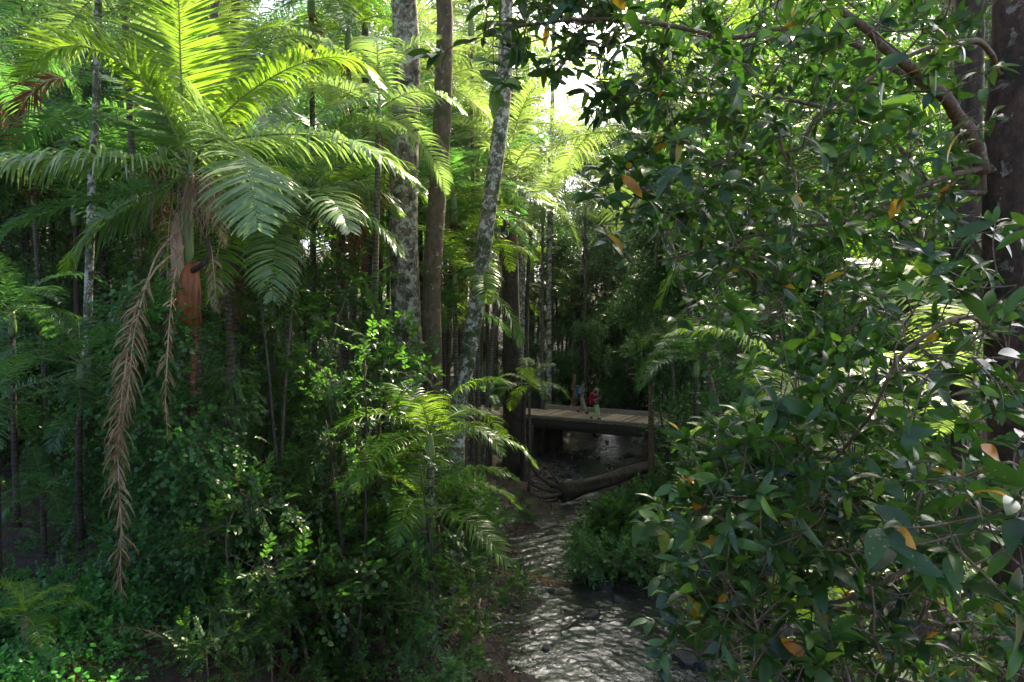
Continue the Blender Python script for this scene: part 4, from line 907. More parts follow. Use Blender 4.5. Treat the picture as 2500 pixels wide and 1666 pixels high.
# ------------------------------------------------------------------ vines
def vine_column(label, px, y0, y1, D, rad, n, seed, kind='vine', leafm='vine', top_r=None):
    rng = np.random.default_rng(seed); top, bot = P(px, y0, D), P(px, y1, D); b = Z0(bot[0], D); h = top[2] - b[2]
    t = thing('climbing_vine', label, 'vine', tuple(b)); z = rng.uniform(0, 1, n); a = rng.uniform(0, 6.28, n); rr = rad * np.sqrt(rng.uniform(.15, 1, n)) * (1 + .35 * np.sin(z * 17 + seed)) * np.interp(z, [0, .2, 1], [1.3, 1, top_r or 1])
    tg = np.stack([np.cos(a) * rr + (top[0] - b[0]) * z, np.sin(a) * rr, z * h], 1)
    stems = [spline([(rng.normal(0, .1), rng.normal(0, .1), 0)] + [((top[0] - b[0]) * u + rng.normal(0, rad * .35), rng.normal(0, rad * .35), h * u) for u in (.25, .5, .75, 1)], 14) for _ in range(4)]
    wg, lg = leafy(stems, tg, kind, rng, per=2, spread=.1, step=.3, up=-.6, outward=.7, scl=(.8, 1.25), limb_r=lambda p, n0: np.full(n0, .012), r0=.0025)
    wg.build('stems', M['twig'], t); lg.build('leaves', M[leafm], t); return t
vine_column('thick curtain of lobed vine leaves climbing between the hanging dead fronds', 372, 700, 1640, 13.4, .52, 620, 601, top_r=.8)
vine_column('bright vine leaves wrapped round the lower part of the red palm stem', 485, 1050, 1640, 13.2, .42, 420, 602)
vine_column('narrow vine climbing the white lichen stem at the left', 215, 900, 1500, 16.6, .22, 130, 603)
vine_column('vine with dangling leaf chains right of the red palm stem', 560, 900, 1560, 14.2, .38, 320, 604, 'pinn', 'shrub')
vine_column('leafy creeper tangle left of the crownshaft of the big palm', 350, 520, 900, 14.6, .5, 260, 605, 'alt', 'shrub')
vine_column('creeper hanging from the saplings by the thick lichen trunk', 820, 900, 1450, 15, .4, 240, 606, 'alt', 'shrub')

# ------------------------------------------------------------------ glossy leaved trees close on the right
def region_targets(rng, rects):
    out = []
    for x0, y0, x1, y1, d0, d1, n in rects:
        for _ in range(n): out.append(P(rng.uniform(x0, x1), rng.uniform(y0, y1), rng.uniform(d0, d1)))
    return np.array(out)
rng = np.random.default_rng(71)
b = Z0(P(2490, 900, 4.9)[0], 4.9)
t = thing('glossy_leaf_tree', 'dark trunk at the right edge with long crooked branches of big glossy leaves', 'tree', tuple(b))
tr = spline([b, P(2478, 1300, 4.9), P(2470, 900, 4.9), P(2462, 600, 4.9), P(2462, 330, 4.9), P(2475, 100, 4.9), P(2480, -200, 4.95), P(2470, -700, 5.0)], 60)
g = Geo(); tube(g, tr - b, np.interp(np.linspace(0, 1, 60), [0, .1, .6, 1], [.36, .24, .18, .1]), 32, lump=.05, seed=4); g.build('trunk', M['right_bark'], t)
LB = [([(2400, 420, 4.8), (2370, 330, 4.7), (2300, 240, 4.5), (2180, 150, 4.3), (2080, 50, 4.1), (1980, -40, 4)], .050),
      ([(2440, 180, 4.8), (2390, 108, 4.3), (2300, 110, 4.1), (2190, 150, 4), (2080, 225, 3.9), (1990, 280, 3.9), (1960, 360, 3.9)], .020),
      ([(2300, 240, 4.5), (2180, 170, 4.6), (2030, 85, 4.4), (1900, 70, 4.3), (1780, 90, 4.2), (1640, 60, 4.1), (1450, 40, 4), (1280, 60, 3.9), (1210, 60, 3.9)], .022),
      ([(2420, 410, 4.8), (2320, 425, 4.7), (2240, 460, 4.6), (2130, 520, 4.5), (2000, 600, 4.4), (1900, 700, 4.4)], .020),
      ([(2410, 470, 4.8), (2250, 475, 4.9), (2100, 530, 4.8), (1900, 560, 4.7), (1740, 600, 4.6), (1600, 640, 4.5)], .018),
      ([(2440, 700, 4.8), (2350, 560, 5.2), (2150, 330, 5.4), (1900, 250, 5.2), (1700, 230, 5), (1560, 200, 4.9)], .025),
      ([(2430, 820, 4.8), (2380, 790, 3.6), (2300, 800, 3.2), (2220, 860, 3.1), (2180, 900, 3.1), (2110, 1040, 3.4), (2030, 1130, 3.7)], .018),
      ([(2460, -150, 4.9), (2200, -200, 4.2), (1900, -160, 4), (1600, -100, 4), (1350, -60, 4)], .04)]
limbs = [tr] + [spline([P(*q) for q in l], 24) for l, _ in LB]
g = Geo()
for (l, r0), c in zip(LB, limbs[1:]):
    wob = np.cumsum(rng.normal(0, .006, (24, 3)), 0); wob -= np.linspace(0, 1, 24)[:, None] * wob[-1]; c += wob; tube(g, c - b, np.linspace(r0, r0 * .35, 24), 10, lump=.06, seed=int(r0 * 1e4))
g.build('limbs', M['twig'], t)
tg = region_targets(rng, [(1150, -60, 1300, 120, 3.7, 4.3, 14), (1300, -80, 1500, 70, 3.7, 4.4, 26), (1200, 60, 1290, 190, 3.9, 4.2, 9), (1290, -20, 1470, 110, 4, 5, 34), (1390, 120, 1470, 230, 4.4, 5.4, 6), (1450, 60, 1640, 260, 3.8, 4.8, 36), (1480, 250, 1640, 330, 4, 5, 10),
    (1460, 420, 1640, 560, 3.9, 4.4, 24), (1600, -60, 2000, 330, 3.6, 6, 120), (2000, -60, 2420, 330, 3.4, 6, 90), (1600, 330, 2000, 640, 3.6, 6, 120), (2000, 330, 2380, 620, 3.8, 6, 75),
    (1720, 640, 1920, 800, 3.8, 5.5, 34), (1900, 620, 2150, 800, 4.2, 5.5, 22), (2150, 720, 2500, 960, 2.5, 4, 34)])
crown_parts(t, limbs, tg, 'whorl', 'big_leaf', 'twig', rng, b, per=1, step=.16, scl=(.75, 1.15), outward=.6, up=.1, r0=.0026, limb_r=lambda p, n0: np.full(n0, .004))
# second tree, lower right
rng = np.random.default_rng(72); b = Z0(3.6, 4.2)
t = thing('glossy_leaf_tree', 'glossy leaved tree filling the lower right corner, with pale bare twigs between its leaf rosettes', 'tree', tuple(b))
tr = spline([b, P(2750, 1700, 4.2), P(2700, 1450, 4.2), P(2600, 1320, 4.1)], 30); LB = [([(2700, 1450, 4.2), (2480, 1300, 3.6), (2330, 1350, 3.5), (2200, 1400, 3.4), (2060, 1470, 3.5), (1900, 1480, 3.7)], .024),
      ([(2650, 1500, 4.2), (2450, 1560, 4.1), (2200, 1500, 4.1), (1950, 1480, 4.2), (1750, 1450, 4.2)], .02), ([(2600, 1320, 4.1), (2400, 1150, 4.2), (2100, 1130, 4.4), (1850, 1120, 4.6), (1700, 1080, 4.8)], .022),
      ([(2700, 1650, 4.2), (2400, 1700, 3.7), (2100, 1640, 3.8), (1850, 1600, 4)], .02), ([(2600, 1330, 4.1), (2500, 1150, 2.8), (2450, 1120, 2.5)], .014)]
limbs = [tr] + [spline([P(*q) for q in l], 20) for l, _ in LB]; g = Geo(); tube(g, tr - b, np.linspace(.12, .05, 30), 14, lump=.05); g.build('trunk', M['moss_bark'], t)
g = Geo()
for (l, r0), c in zip(LB, limbs[1:]): c += np.cumsum(rng.normal(0, .004, (20, 3)), 0); tube(g, c - b, np.linspace(r0, r0 * .35, 20), 10, lump=.06)
g.build('limbs', M['twig'], t)
tg = region_targets(rng, [(1740, 1040, 1950, 1250, 3.4, 4.8, 76), (1950, 1000, 2250, 1250, 3.4, 4.8, 62), (1700, 1250, 1850, 1290, 4, 4.6, 10), (1850, 1240, 2300, 1450, 3.1, 4.6, 80), (1690, 1380, 1900, 1560, 3.1, 4.2, 74), (1620, 1520, 1680, 1570, 3.9, 4.1, 5), (1660, 1200, 1800, 1300, 4, 4.8, 24), (1230, -60, 1460, 90, 4.2, 4.8, 1),
    (1780, 1560, 2100, 1720, 2.9, 4.2, 52), (2100, 1450, 2500, 1720, 3, 4.5, 70), (2250, 1150, 2520, 1450, 2.3, 3.6, 44), (2300, 550, 2500, 780, 2.6, 3.4, 8), (1900, 930, 2200, 1010, 3.5, 5, 26)])
crown_parts(t, limbs, tg, 'whorl', 'big_leaf', 'twig', rng, b, per=1, step=.16, scl=(.8, 1.2), outward=.6, up=.25, r0=.0026, limb_r=lambda p, n0: np.full(n0, .004))

# ------------------------------------------------------------------ the two walkers
def ell(g, c, r, e=.7, n=14, m=0, tilt=0.0):
    """rounded box / ellipsoid; e=1 ellipsoid, smaller = boxier"""
    u = np.linspace(0, 2 * math.pi, n, endpoint=False); v = np.linspace(-math.pi / 2, math.pi / 2, n // 2 + 2)[1:-1]
    f = lambda x: np.sign(x) * np.abs(x) ** e; U, Vv = np.meshgrid(u, v)
    X = np.stack([f(np.cos(Vv)) * f(np.cos(U)) * r[0], f(np.cos(Vv)) * f(np.sin(U)) * r[1], f(np.sin(Vv)) * r[2]], -1).reshape(-1, 3)
    X = np.vstack([X, [[0, 0, -r[2]], [0, 0, r[2]]]]) @ roty_(tilt).T + np.asarray(c); k = len(v); L, S = [], []
    for i in range(k - 1):
        for j in range(n): L += [i * n + j, i * n + (j + 1) % n, (i + 1) * n + (j + 1) % n, (i + 1) * n + j]; S.append(4)
    for j in range(n): L += [k * n, (j + 1) % n, j]; S.append(3); L += [k * n + 1, (k - 1) * n + j, (k - 1) * n + (j + 1) % n]; S.append(3)
    g.add(X, L, S, m)
def skinned(name, verts, edges, mat, parent, sub=2, root=0):
    """verts: list of (x,y,z,rx,ry)"""
    me = bpy.data.meshes.new(name); me.from_pydata([v[:3] for v in verts], edges, []); o = bpy.data.objects.new(name, me); COL.objects.link(o); o.parent = parent
    md = o.modifiers.new('Skin', 'SKIN'); md.use_smooth_shade = True
    if not me.skin_vertices:
        bpy.context.view_layer.objects.active = o
    sl = me.skin_vertices[0].data if len(me.skin_vertices) else None
    for i, v in enumerate(verts): sl[i].radius = (v[3], v[4]); sl[i].use_root = (i == root)
    ss = o.modifiers.new('Sub', 'SUBSURF'); ss.levels = sub; ss.render_levels = sub; me.materials.append(mat); return o
M['skin'] = plain('skin', (.42, .22, .14), .5, .08, 20, .4, bump=.05); M['shirt'] = plain('sage_shirt', (.17, .27, .22), .85, .15, 14, .2)
M['trousers'] = plain('khaki_trousers', (.30, .25, .16), .9, .2, 14, .2); M['boots'] = plain('black_boots', (.02, .019, .018), .6, .3, 20)
M['capdark'] = plain('dark_cap', (.05, .045, .05), .9, .2, 20, .2); M['capsand'] = plain('sand_cap', (.42, .32, .2), .9, .15, 20, .2)
M['hair'] = plain('dark_hair', (.02, .012, .008), .5, .4, 40, .4, mp=(6, 6, 1)); M['leggings'] = plain('lime_leggings', (.45, .58, .22), .8, .08, 10, .2)
M['top'] = plain('charcoal_top', (.07, .07, .085), .85, .3, 12, .2); M['waist'] = plain('rust_waist', (.2, .05, .03), .85, .2, 12, .2)
M['pack_blue'] = plain('teal_pack', (.03, .13, .17), .7, .3, 8, .3, bump=.6); M['pack_red'] = plain('red_pack', (.5, .015, .015), .65, .25, 8, .3, bump=.6)
M['strap'] = plain('strap', (.03, .04, .045), .8, .2, 20, .2); M['eye'] = plain('eye', (.015, .01, .01), .3, .1, 20)
def walker(label, s, a, H, J, shirt, legs, cap, female):
    k = H / 1.8; base = W(s, a, DECK - .002); t = thing('person', label, 'person', tuple(base), ANG); t.scale = (k,) * 3
    w_ = .9 if female else 1.0
    V = [(0, 0, .95, .15 * w_, .11), (.01, 0, 1.12, .125 * w_ * .9, .095), (.02, 0, 1.32, .165 * w_, .115), (.02, 0, 1.45, .10, .09), (.035, 0, 1.53, .052, .055), (.05, 0, 1.61, .075, .085), (.055, 0, 1.70, .078, .092), (.05, 0, 1.765, .055, .06)]
    E_ = [(0, 1), (1, 2), (2, 3), (3, 4), (4, 5), (5, 6), (6, 7)]
    def add(p, *rad): V.append((*p, rad[0], rad[-1])); return len(V) - 1
    def chain(start, items):
        pr = start
        for p, r in items: i = add(p, r); E_.append((pr, i)); pr = i
        return pr
    nose = add((.15, 0, 1.66), .014); E_.append((6, nose))
    arms, lg = {}, {}
    for sd_ in (-1, 1):
        sh_, el, wr, hd = J['arm'][sd_]
        i = chain(3, [((.0, sd_ * .17 * w_, 1.44), .058 * w_)]); mid = (np.array(sh_) + np.array(el)) / 2
        i = chain(i, [(tuple(mid), .05 * w_), (tuple(el), .042 * w_), (tuple((np.array(el) + np.array(wr)) / 2), .038 * w_), (tuple(wr), .027)])
        d = norm(np.array(hd) - np.array(wr)); pm = np.array(wr) + d * .05; ip = chain(i, [(tuple(pm), .034)]); inn = np.array([0, -sd_, 0.0]); acr = norm(np.cross(d, inn))
        for q, (off, ln) in enumerate([(-.028, .030), (-.010, .036), (.010, .034), (.028, .026)]):
            b0 = pm + d * .03 + acr * off; chain(ip, [(tuple(b0), .0095), (tuple(b0 + d * ln), .0088), (tuple(b0 + d * ln * .9 + inn * .028 - d * .006), .0082), (tuple(b0 + d * ln * .35 + inn * .038), .0075)])
        chain(ip, [(tuple(pm - acr * .035 + inn * .01), .011), (tuple(pm - acr * .042 + inn * .036 + d * .02), .009)])
        hp, kn, an, toe = J['leg'][sd_]; i = chain(0, [(hp, .095), (tuple((np.array(hp) + np.array(kn)) / 2), .08), (kn, .058), (tuple(np.array(kn) * .55 + np.array(an) * .45), .056), (an, .036)])
        chain(i, [(tuple((np.array(an) + np.array(toe)) / 2 + np.array([0, 0, -.02])), .035), (toe, .028)])
    skinned('body', V, E_, M['skin'], t)
    # shirt
    S_ = [(0, 0, .93 if not female else 1.0, .165 * w_, .13), (.01, 0, 1.12, .145 * w_ * (.9 if female else 1), .115), (.02, 0, 1.32, .185 * w_, .135), (.02, 0, 1.455, .115, .10)]; SE = [(0, 1), (1, 2), (2, 3)]
    for sd_ in (-1, 1):
        sh_, el, wr, hd = J['arm'][sd_]; n = len(S_); S_ += [(.0, sd_ * .17 * w_, 1.44, .074, .074), tuple((np.array(sh_) * .5 + np.array(el) * .5)) + (.066, .066), tuple((np.array(sh_) * .3 + np.array(el) * .7)) + (.06, .06)]; SE += [(3, n), (n, n + 1), (n + 1, n + 2)]
    skinned('shirt', S_, SE, M[shirt], t)
    # trousers
    T_ = [(0, 0, .99, .155 * w_, .12), (0, 0, .92, .165 * w_, .125)]; TE = [(0, 1)]; lo = .01 if female else .024
    for sd_ in (-1, 1):
        hp, kn, an, toe = J['leg'][sd_]; n = len(T_); A_ = [np.array(x) for x in (hp, kn, an)]
        T_ += [tuple(A_[0]) + (.098 + lo * .5,) * 2, tuple((A_[0] + A_[1]) / 2) + (.082 + lo,) * 2, tuple(A_[1]) + (.062 + lo,) * 2, tuple(A_[1] * .5 + A_[2] * .5) + (.056 + lo * 1.1,) * 2, tuple(A_[1] * .1 + A_[2] * .9) + (.042 + lo * 1.3,) * 2]; TE += [(1, n)] + [(n + q, n + q + 1) for q in range(4)]
    skinned('leggings' if female else 'trousers', T_, TE, M[legs], t)
    for sd_ in (-1, 1):
        hp, kn, an, toe = [np.array(x) for x in J['leg'][sd_]]; d = toe - an; heel = an - norm(np.array([d[0], d[1], 0])) * .05 + np.array([0, 0, -.05])
        skinned('boot', [tuple(an + [0, 0, .06]) + (.056, .056), tuple(an) + (.055, .055), tuple((an + toe) / 2 + np.array([0, 0, -.01])) + (.05, .045), tuple(toe) + (.046, .034), tuple(heel) + (.042, .04)], [(0, 1), (1, 2), (2, 3), (1, 4)], M['boots'], t, root=1)
    g = Geo(); ell(g, (.048, 0, 1.75), (.115, .102, .085), .95, 16); c_ = g.build('cap', M[cap], t); g = Geo(); ell(g, (.165, 0, 1.738), (.075, .072, .010), .9, 14, tilt=.15); g.build('brim', M[cap], c_)
    g = Geo(); ell(g, (.018, 0, 1.68), (.092, .09, .08), 1, 16)
    if female:
        ell(g, (-.03, 0, 1.58), (.07, .10, .14), .9, 14); tube(g, spline([(.03, -.085, 1.68), (.05, -.10, 1.55), (.09, -.10, 1.38)], 8), np.linspace(.04, .025, 8), 8, lump=.1); tube(g, spline([(.03, .085, 1.68), (.05, .10, 1.55), (.09, .10, 1.38)], 8), np.linspace(.04, .025, 8), 8, lump=.1)
    else: ell(g, (.10, 0, 1.605), (.05, .052, .035), .9, 12)
    g.build('hair', M['hair'], t)
    g = Geo()
    for sd_ in (-1, 1): ell(g, (.130, sd_ * .032, 1.685), (.010, .013, .007), 1, 8)
    g.build('eyes', M['eye'], t)
    g = Geo(); ell(g, (.133, 0, 1.618), (.010, .024, .006), 1, 8); g.build('mouth', M['waist'], t)
    g = Geo()
    for sd_ in (-1, 1): ell(g, (.045, sd_ * .088, 1.675), (.018, .010, .03), .9, 8)
    g.build('ears', M['skin'], t)
    return t
arm_m = {-1: [(0, -.2, 1.43), (-.05, -.30, 1.15), (.16, -.15, 1.27), (.20, -.13, 1.36)], 1: [(0, .2, 1.43), (-.02, .30, 1.15), (.19, .14, 1.28), (.22, .12, 1.37)]}
man = {'arm': arm_m, 'leg': {-1: [(.03, -.095, .88), (.17, -.10, .50), (.31, -.10, .11), (.47, -.11, .05)], 1: [(-.03, .095, .88), (-.02, .09, .47), (-.30, .09, .17), (-.20, .10, .04)]}}
p1 = walker('man in sage green T-shirt, khaki trousers and dark cap walking on the bridge', 2.64, 2.43, 1.82, man, 'shirt', 'trousers', 'capdark', False)
wom = {'arm': {-1: [(0, -.18, 1.43), (-.04, -.27, 1.14), (.17, -.16, 1.25), (.21, -.13, 1.34)], 1: [(0, .18, 1.43), (-.01, .27, 1.14), (.20, .12, 1.25), (.23, .10, 1.34)]},
       'leg': {-1: [(-.01, -.09, .88), (.05, -.09, .48), (-.24, -.09, .19), (-.18, -.09, .045)], 1: [(.02, .09, .88), (.12, .09, .48), (.13, .09, .10), (.30, .09, .045)]}}
p2 = walker('woman in sand cap and lime green leggings walking ahead of the man on the bridge', 4.29, .55, 1.66, wom, 'top', 'leggings', 'capsand', True)
g = Geo(); tube(g, [(.0, 0, .93), (.0, 0, 1.02)], .155, 16); g.V[-1][:, 1] *= 1.05; g.build('waistband', M['waist'], p2)
def backpack(label, per, sc, mat, mat2):
    b = thing('backpack', label, 'backpack', per.location, ANG); b.scale = tuple(x * sc for x in per.scale)
    g = Geo(); ell(g, (-.25, 0, 1.20), (.12, .17, .26), .6, 18); ell(g, (-.26, 0, .97), (.12, .15, .10), .6, 16); ell(g, (-.36, 0, 1.15), (.05, .12, .17), .6, 14); g.build('bag', M[mat], b)
    g = Geo(); ell(g, (-.24, 0, 1.50), (.13, .16, .075), .65, 16); g.build('lid', M[mat], b)
    for sd_ in (-1, 1): g = Geo(); ell(g, (-.25, sd_ * .185, 1.07), (.07, .035, .13), .7, 12); g.build('side_pocket', M[mat], b)
    for sd_ in (-1, 1): g = Geo(); tube(g, spline([(-.14, sd_ * .10, 1.44), (-.02, sd_ * .115, 1.545), (.12, sd_ * .115, 1.47), (.165, sd_ * .115, 1.32), (.10, sd_ * .15, 1.18), (-.14, sd_ * .16, 1.05)], 18), .019, 8); g.build('strap', M[mat2], b)
    g = Geo()
    for z_ in (1.3, 1.15, 1.02): tube(g, spline([(-.16, -.175, z_), (-.38, -.12, z_), (-.42, 0, z_), (-.38, .12, z_), (-.16, .175, z_)], 14), .010, 6)
    g.build('buckle_strap', M['strap'], b); g = Geo(); tube(g, spline([(-.13, -.15, 1.02), (.02, -.18, 1.0), (.14, -.08, 1.0), (.15, .08, 1.0), (.02, .18, 1.0), (-.13, .15, 1.02)], 16), .022, 8); g.build('hip_belt', M['strap'], b)
    return b
backpack('teal blue hiking backpack worn by the man on the bridge', p1, 1.0, 'pack_blue', 'strap')
backpack('bright red hiking backpack worn by the woman on the bridge', p2, 1.0, 'pack_red', 'pack_red')

# ------------------------------------------------------------------ creek: log, rocks, debris
def rock_geo(seed, sub=2):
    import bmesh
    bm = bmesh.new(); bmesh.ops.create_icosphere(bm, subdivisions=sub, radius=1); r = np.random.default_rng(seed)
    for v in bm.verts: pass
    V = np.array([v.co[:] for v in bm.verts]); F = np.array([[v.index for v in f.verts] for f in bm.faces]); bm.free()
    for k in range(9):
        n = norm(r.normal(0, 1, 3)); d = r.uniform(.45, .85); s = V @ n; V = V - np.maximum(s - d, 0)[:, None] * n
    V = V * r.uniform([.8, .6, .4], [1.2, 1, .7]) * (1 + .03 * r.normal(0, 1, (len(V), 1))); g = Geo(); g.add(V, F, np.full(len(F), 3)); return g
RK = [rock_geo(s, 3).mesh('rock', M['rock']) for s in range(4)]; RW = [rock_geo(s + 9, 2).mesh('rock', M['wet_rock']) for s in range(4)]
def rock(me, x, y, z, s, label, group=None):
    o = bpy.data.objects.new('rock', me); COL.objects.link(o); o.location = (x, y, z); o.scale = (s,) * 3; o.rotation_euler = (rd.uniform(-.3, .3), rd.uniform(-.3, .3), rd.uniform(0, 6.28)); return tag(o, label, 'rock', group)
for k, (px, py, s, lab) in enumerate([(1440, 1512, .27, 'dark rock in midstream with a twig caught on it'), (1335, 1598, .16, 'small rock at the waterline on the left near the bottom'), (1475, 1440, .34, 'larger rock under the trailing bush in the rapids'),
        (1510, 1475, .26, 'flat rock right of the larger rock in the rapids'), (1660, 1625, .42, 'big rounded rock at the right waterline near the bottom'), (1345, 1452, .18, 'rock poking from the shallows left of midstream'), (1725, 1650, .4, 'mossy rock in the bottom right shallows'),
        (1500, 1215, .3, 'rock under the right end of the fallen log'), (1540, 1115, .35, 'rounded brown rock on the far right waterline under the bridge')]):
    D = CAM_H * FPX / (py - 770); x = P(px, py, D)[0]; rock(RK[k % 4], x, D, .03, s, lab)
for k in range(85):
    u = rd.random(); y = rd.uniform(33, 41.5); xl = np.interp(y, CY, CL); x = xl - rd.uniform(-.7, 2.4) ; s = rd.uniform(.09, .28)
    rock(RW[k % 4], x, y, max(gz(x, y), -.02) + s * .25, s, 'angular wet blue black rock in the heap under the bridge', 'rocks heaped under the bridge')
for k in range(30):
    y = rd.uniform(37, 54); x = rd.uniform(np.interp(y, CY, CL), np.interp(y, CY, CR)); rock(RW[k % 4], x, y, .0, rd.uniform(.07, .2), 'small dark stone breaking the shallow water beyond the fallen log', 'stones in the shallows')
for k in range(40):
    y = rd.uniform(15.5, 27); x = np.interp(y, CY, CL) - rd.uniform(-.5, 2.0); s = rd.uniform(.04, .12); rock(RK[k % 4], x, y, max(gz(x, y), 0) + s * .2, s, 'brownish stone on the shingle of the near left bank', 'stones on the left bank')
# pebbles
rng = np.random.default_rng(81); g = Geo(); tp = rock_geo(50, 1); n = 3500; y = rng.uniform(14, 40, n); x = np.interp(y, CY, CL) + .3 - rng.uniform(0, 3.0, n) ** 1.2
scatter(g, tp, np.stack([x, y, ground(x, y) + .005], 1), rots(norm(rng.normal(0, 1, (n, 3)) * [1, 1, .2]), rng), rng.uniform(.015, .05, n)); tag(g.build('gravel', M['rock'], smooth=False), 'wet pebbles strewn along the left edge of the creek', 'gravel', kind='stuff')
# log
lb = Z0(*P(1420, 1180, 31.5)[:2]); log = thing('fallen_log', 'long weathered log lying across the creek with torn roots at its left end', 'log', tuple(lb))
c = spline([P(1370, 1200, 29.6), P(1400, 1195, 30), P(1440, 1186, 30.6), P(1500, 1168, 31.4), P(1545, 1152, 32), P(1620, 1130, 33)], 30); g = Geo(); tube(g, c - lb, np.interp(np.linspace(0, 1, 30), [0, .2, 1], [.40, .31, .24]), 22, lump=.12, seed=3); g.build('trunk', M['log_bark'], log)
g = Geo()
for pp, r0 in [([(1385, 1196, 29.8), (1340, 1180, 29.8), (1305, 1150, 30), (1288, 1110, 30.2)], .14), ([(1385, 1200, 29.8), (1330, 1195, 29.6), (1290, 1175, 29.6), (1282, 1130, 29.8)], .11), ([(1380, 1205, 29.7), (1330, 1215, 29.4), (1290, 1205, 29.4)], .12), ([(1375, 1195, 29.8), (1350, 1160, 30), (1310, 1120, 30.2), (1300, 1100, 30.2)], .06), ([(1370, 1190, 30), (1345, 1150, 30.3), (1330, 1135, 30.4), (1300, 1130, 30.5)], .05)]:
    tube(g, spline([P(*q) - lb for q in pp], 14), np.linspace(r0, r0 * .25, 14), 9, lump=.1)
g.build('root', M['root'], log)
def stick(label, pix, r0, mat='root', name='fallen_branch', cat='branch', group=None, sub=0):
    pts = np.array([P(*q) for q in pix]); b = pts[0]; g = Geo(); c = spline(pts - b, 14); c += np.random.default_rng(int(abs(pix[0][0]))).normal(0, r0 * .35, c.shape); tube(g, c, np.linspace(r0, r0 * .5, 14), 8, lump=.06)
    for k in range(sub):
        i = 4 + k * 3; q = c[i]; tube(g, spline([q, q + np.array([rd.uniform(-.3, .3), rd.uniform(-.3, .3), rd.uniform(.1, .5)]) * 1.2, q + np.array([rd.uniform(-.6, .6), rd.uniform(-.5, .5), rd.uniform(.2, .7)]) * 1.5], 6), np.linspace(r0 * .5, r0 * .2, 6), 5)
    o = g.build(name, M[mat]); o.location = tuple(b); return tag(o, label, cat, group)
def onw(px, py, dz=.08): D = CAM_H * FPX / (py - 770); return (px, py - dz / D * FPX, D)
stick('black curved bare stem standing right of the light brown pole at the bridge end', [(1644, 1125, 27.6), (1645, 1060, 27.6), (1634, 1010, 27.5), (1618, 985, 27.5), (1623, 930, 27.6)], .11, 'dark_bark', 'bent_trunk', 'trunk')
stick('mossy yellow broken trunk standing behind the man on the bridge', [(1400, 1000, 43), (1399, 950, 43), (1401, 912, 43)], .17, 'pole_bark', 'broken_trunk', 'trunk')
stick('smooth grey branch resting in the pool below the fallen log', [onw(1330, 1235, .05), onw(1375, 1215, .2), onw(1425, 1190, .35)], .13)
stick('short dark stub propping the fallen log over the water', [onw(1520, 1215, .1), onw(1500, 1195, .5), onw(1480, 1180, .7)], .09, 'dark_bark')
stick('thin dark branch leading from the shore to the midstream rock', [onw(1325, 1580, .05), onw(1385, 1545, .12), onw(1440, 1515, .22), onw(1480, 1505, .15)], .03, 'dark_bark', sub=1)
stick('split pale stump of bamboo like wood standing on the litter', [onw(1180, 1600, .2), onw(1176, 1570, .45), onw(1172, 1535, .75)], .06, 'sheath_pale', 'stump', 'stump')
stick('orange brown broken stick on the litter left of the rapids', [onw(1245, 1510, .12), onw(1258, 1495, .2), onw(1272, 1480, .2)], .045, 'sheath_pale')
stick('pale stick lying half in the water left of the rapids', [onw(1240, 1420, .1), onw(1265, 1412, .15), onw(1290, 1400, .12)], .035, 'sheath_pale')
stick('black rotting log lying on the slope in the bottom left', [(40, 1600, 11.2), (140, 1560, 11.6), (270, 1525, 12)], .2, 'dark_bark', 'fallen_log', 'log')
stick('second dark log behind the rotting log in the bottom left', [(-40, 1435, 13.6), (40, 1425, 13.8), (110, 1400, 14)], .13, 'dark_bark', 'fallen_log', 'log')
stick('long thin bent trunk rising from the litter left of the creek', [onw(1115, 1590, .2), onw(1100, 1530, .8), (1075, 1400, 16.5), (1070, 1280, 16.8)], .07, 'moss_bark', 'bent_trunk', 'trunk')
stick('crooked root looping at the foot of the drooping shrub', [(1085, 1430, 18), (1110, 1455, 18), (1140, 1452, 18), (1160, 1450, 18)], .045, 'twig', 'root', 'root')
for k in range(46):
    y = rd.uniform(11, 26); x = np.interp(y, CY, CL) - rd.uniform(0, 6); z = gz(x, y) + .05; a = rd.uniform(0, 3.14); L_ = rd.uniform(.4, 1.5); g = Geo()
    c = spline([(0, 0, 0), (L_ * .5 * math.cos(a), L_ * .5 * math.sin(a), rd.uniform(.02, .15)), (L_ * math.cos(a + .2), L_ * math.sin(a + .2), rd.uniform(0, .3))], 8); tube(g, c, np.linspace(.02, .008, 8) * rd.uniform(.6, 1.4), 6, lump=.1)
    o = g.build('fallen_branch', M[rd.choice(['twig', 'root', 'dark_bark'])]); o.location = (x, y, z); tag(o, 'dead twig lying on the litter of the near left bank', 'branch', 'dead twigs on the left bank')
# fallen dead fronds
def ground_frond(x, y, a, L_, seed, label, mat='dead_red', group=None, ll=.4):
    r = np.random.default_rng(seed); n = 8; pts = []
    for k in range(n):
        u = k / (n - 1); X, Y = x + math.cos(a + .3 * u) * L_ * u, y + math.sin(a + .3 * u) * L_ * u; pts.append([X, Y, max(gz(X, Y), .02) + .10 + .12 * math.sin(u * 5 + seed)])
    pts = np.array(pts); b = pts[0].copy(); lg, rg = frond_geo(pts - b, 44, ll, .024, .12, .05, .9, None, r, 4, .016, ragged=.2); g = Geo(); g.add_geo(lg, 0); g.add_geo(rg, 1)
    o = g.build('fallen_frond', [M[mat], M['sheath_pale']]); o.location = tuple(b); return tag(o, label, 'dead frond', group)
q = P(*onw(1250, 1420)); ground_frond(q[0], q[1], -.5, 2.2, 1, 'rust red dead frond lying with its tip in the rapids')
q = P(*onw(1195, 1330)); ground_frond(q[0], q[1], -1.2, 1.6, 2, 'brown dead frond hanging over the bank behind the yellowing frond')
q = P(*onw(1180, 1400)); ground_frond(q[0], q[1], -1.0, 1.8, 3, 'dry brown frond pointing down the shingle left of the rust red frond', 'dead')
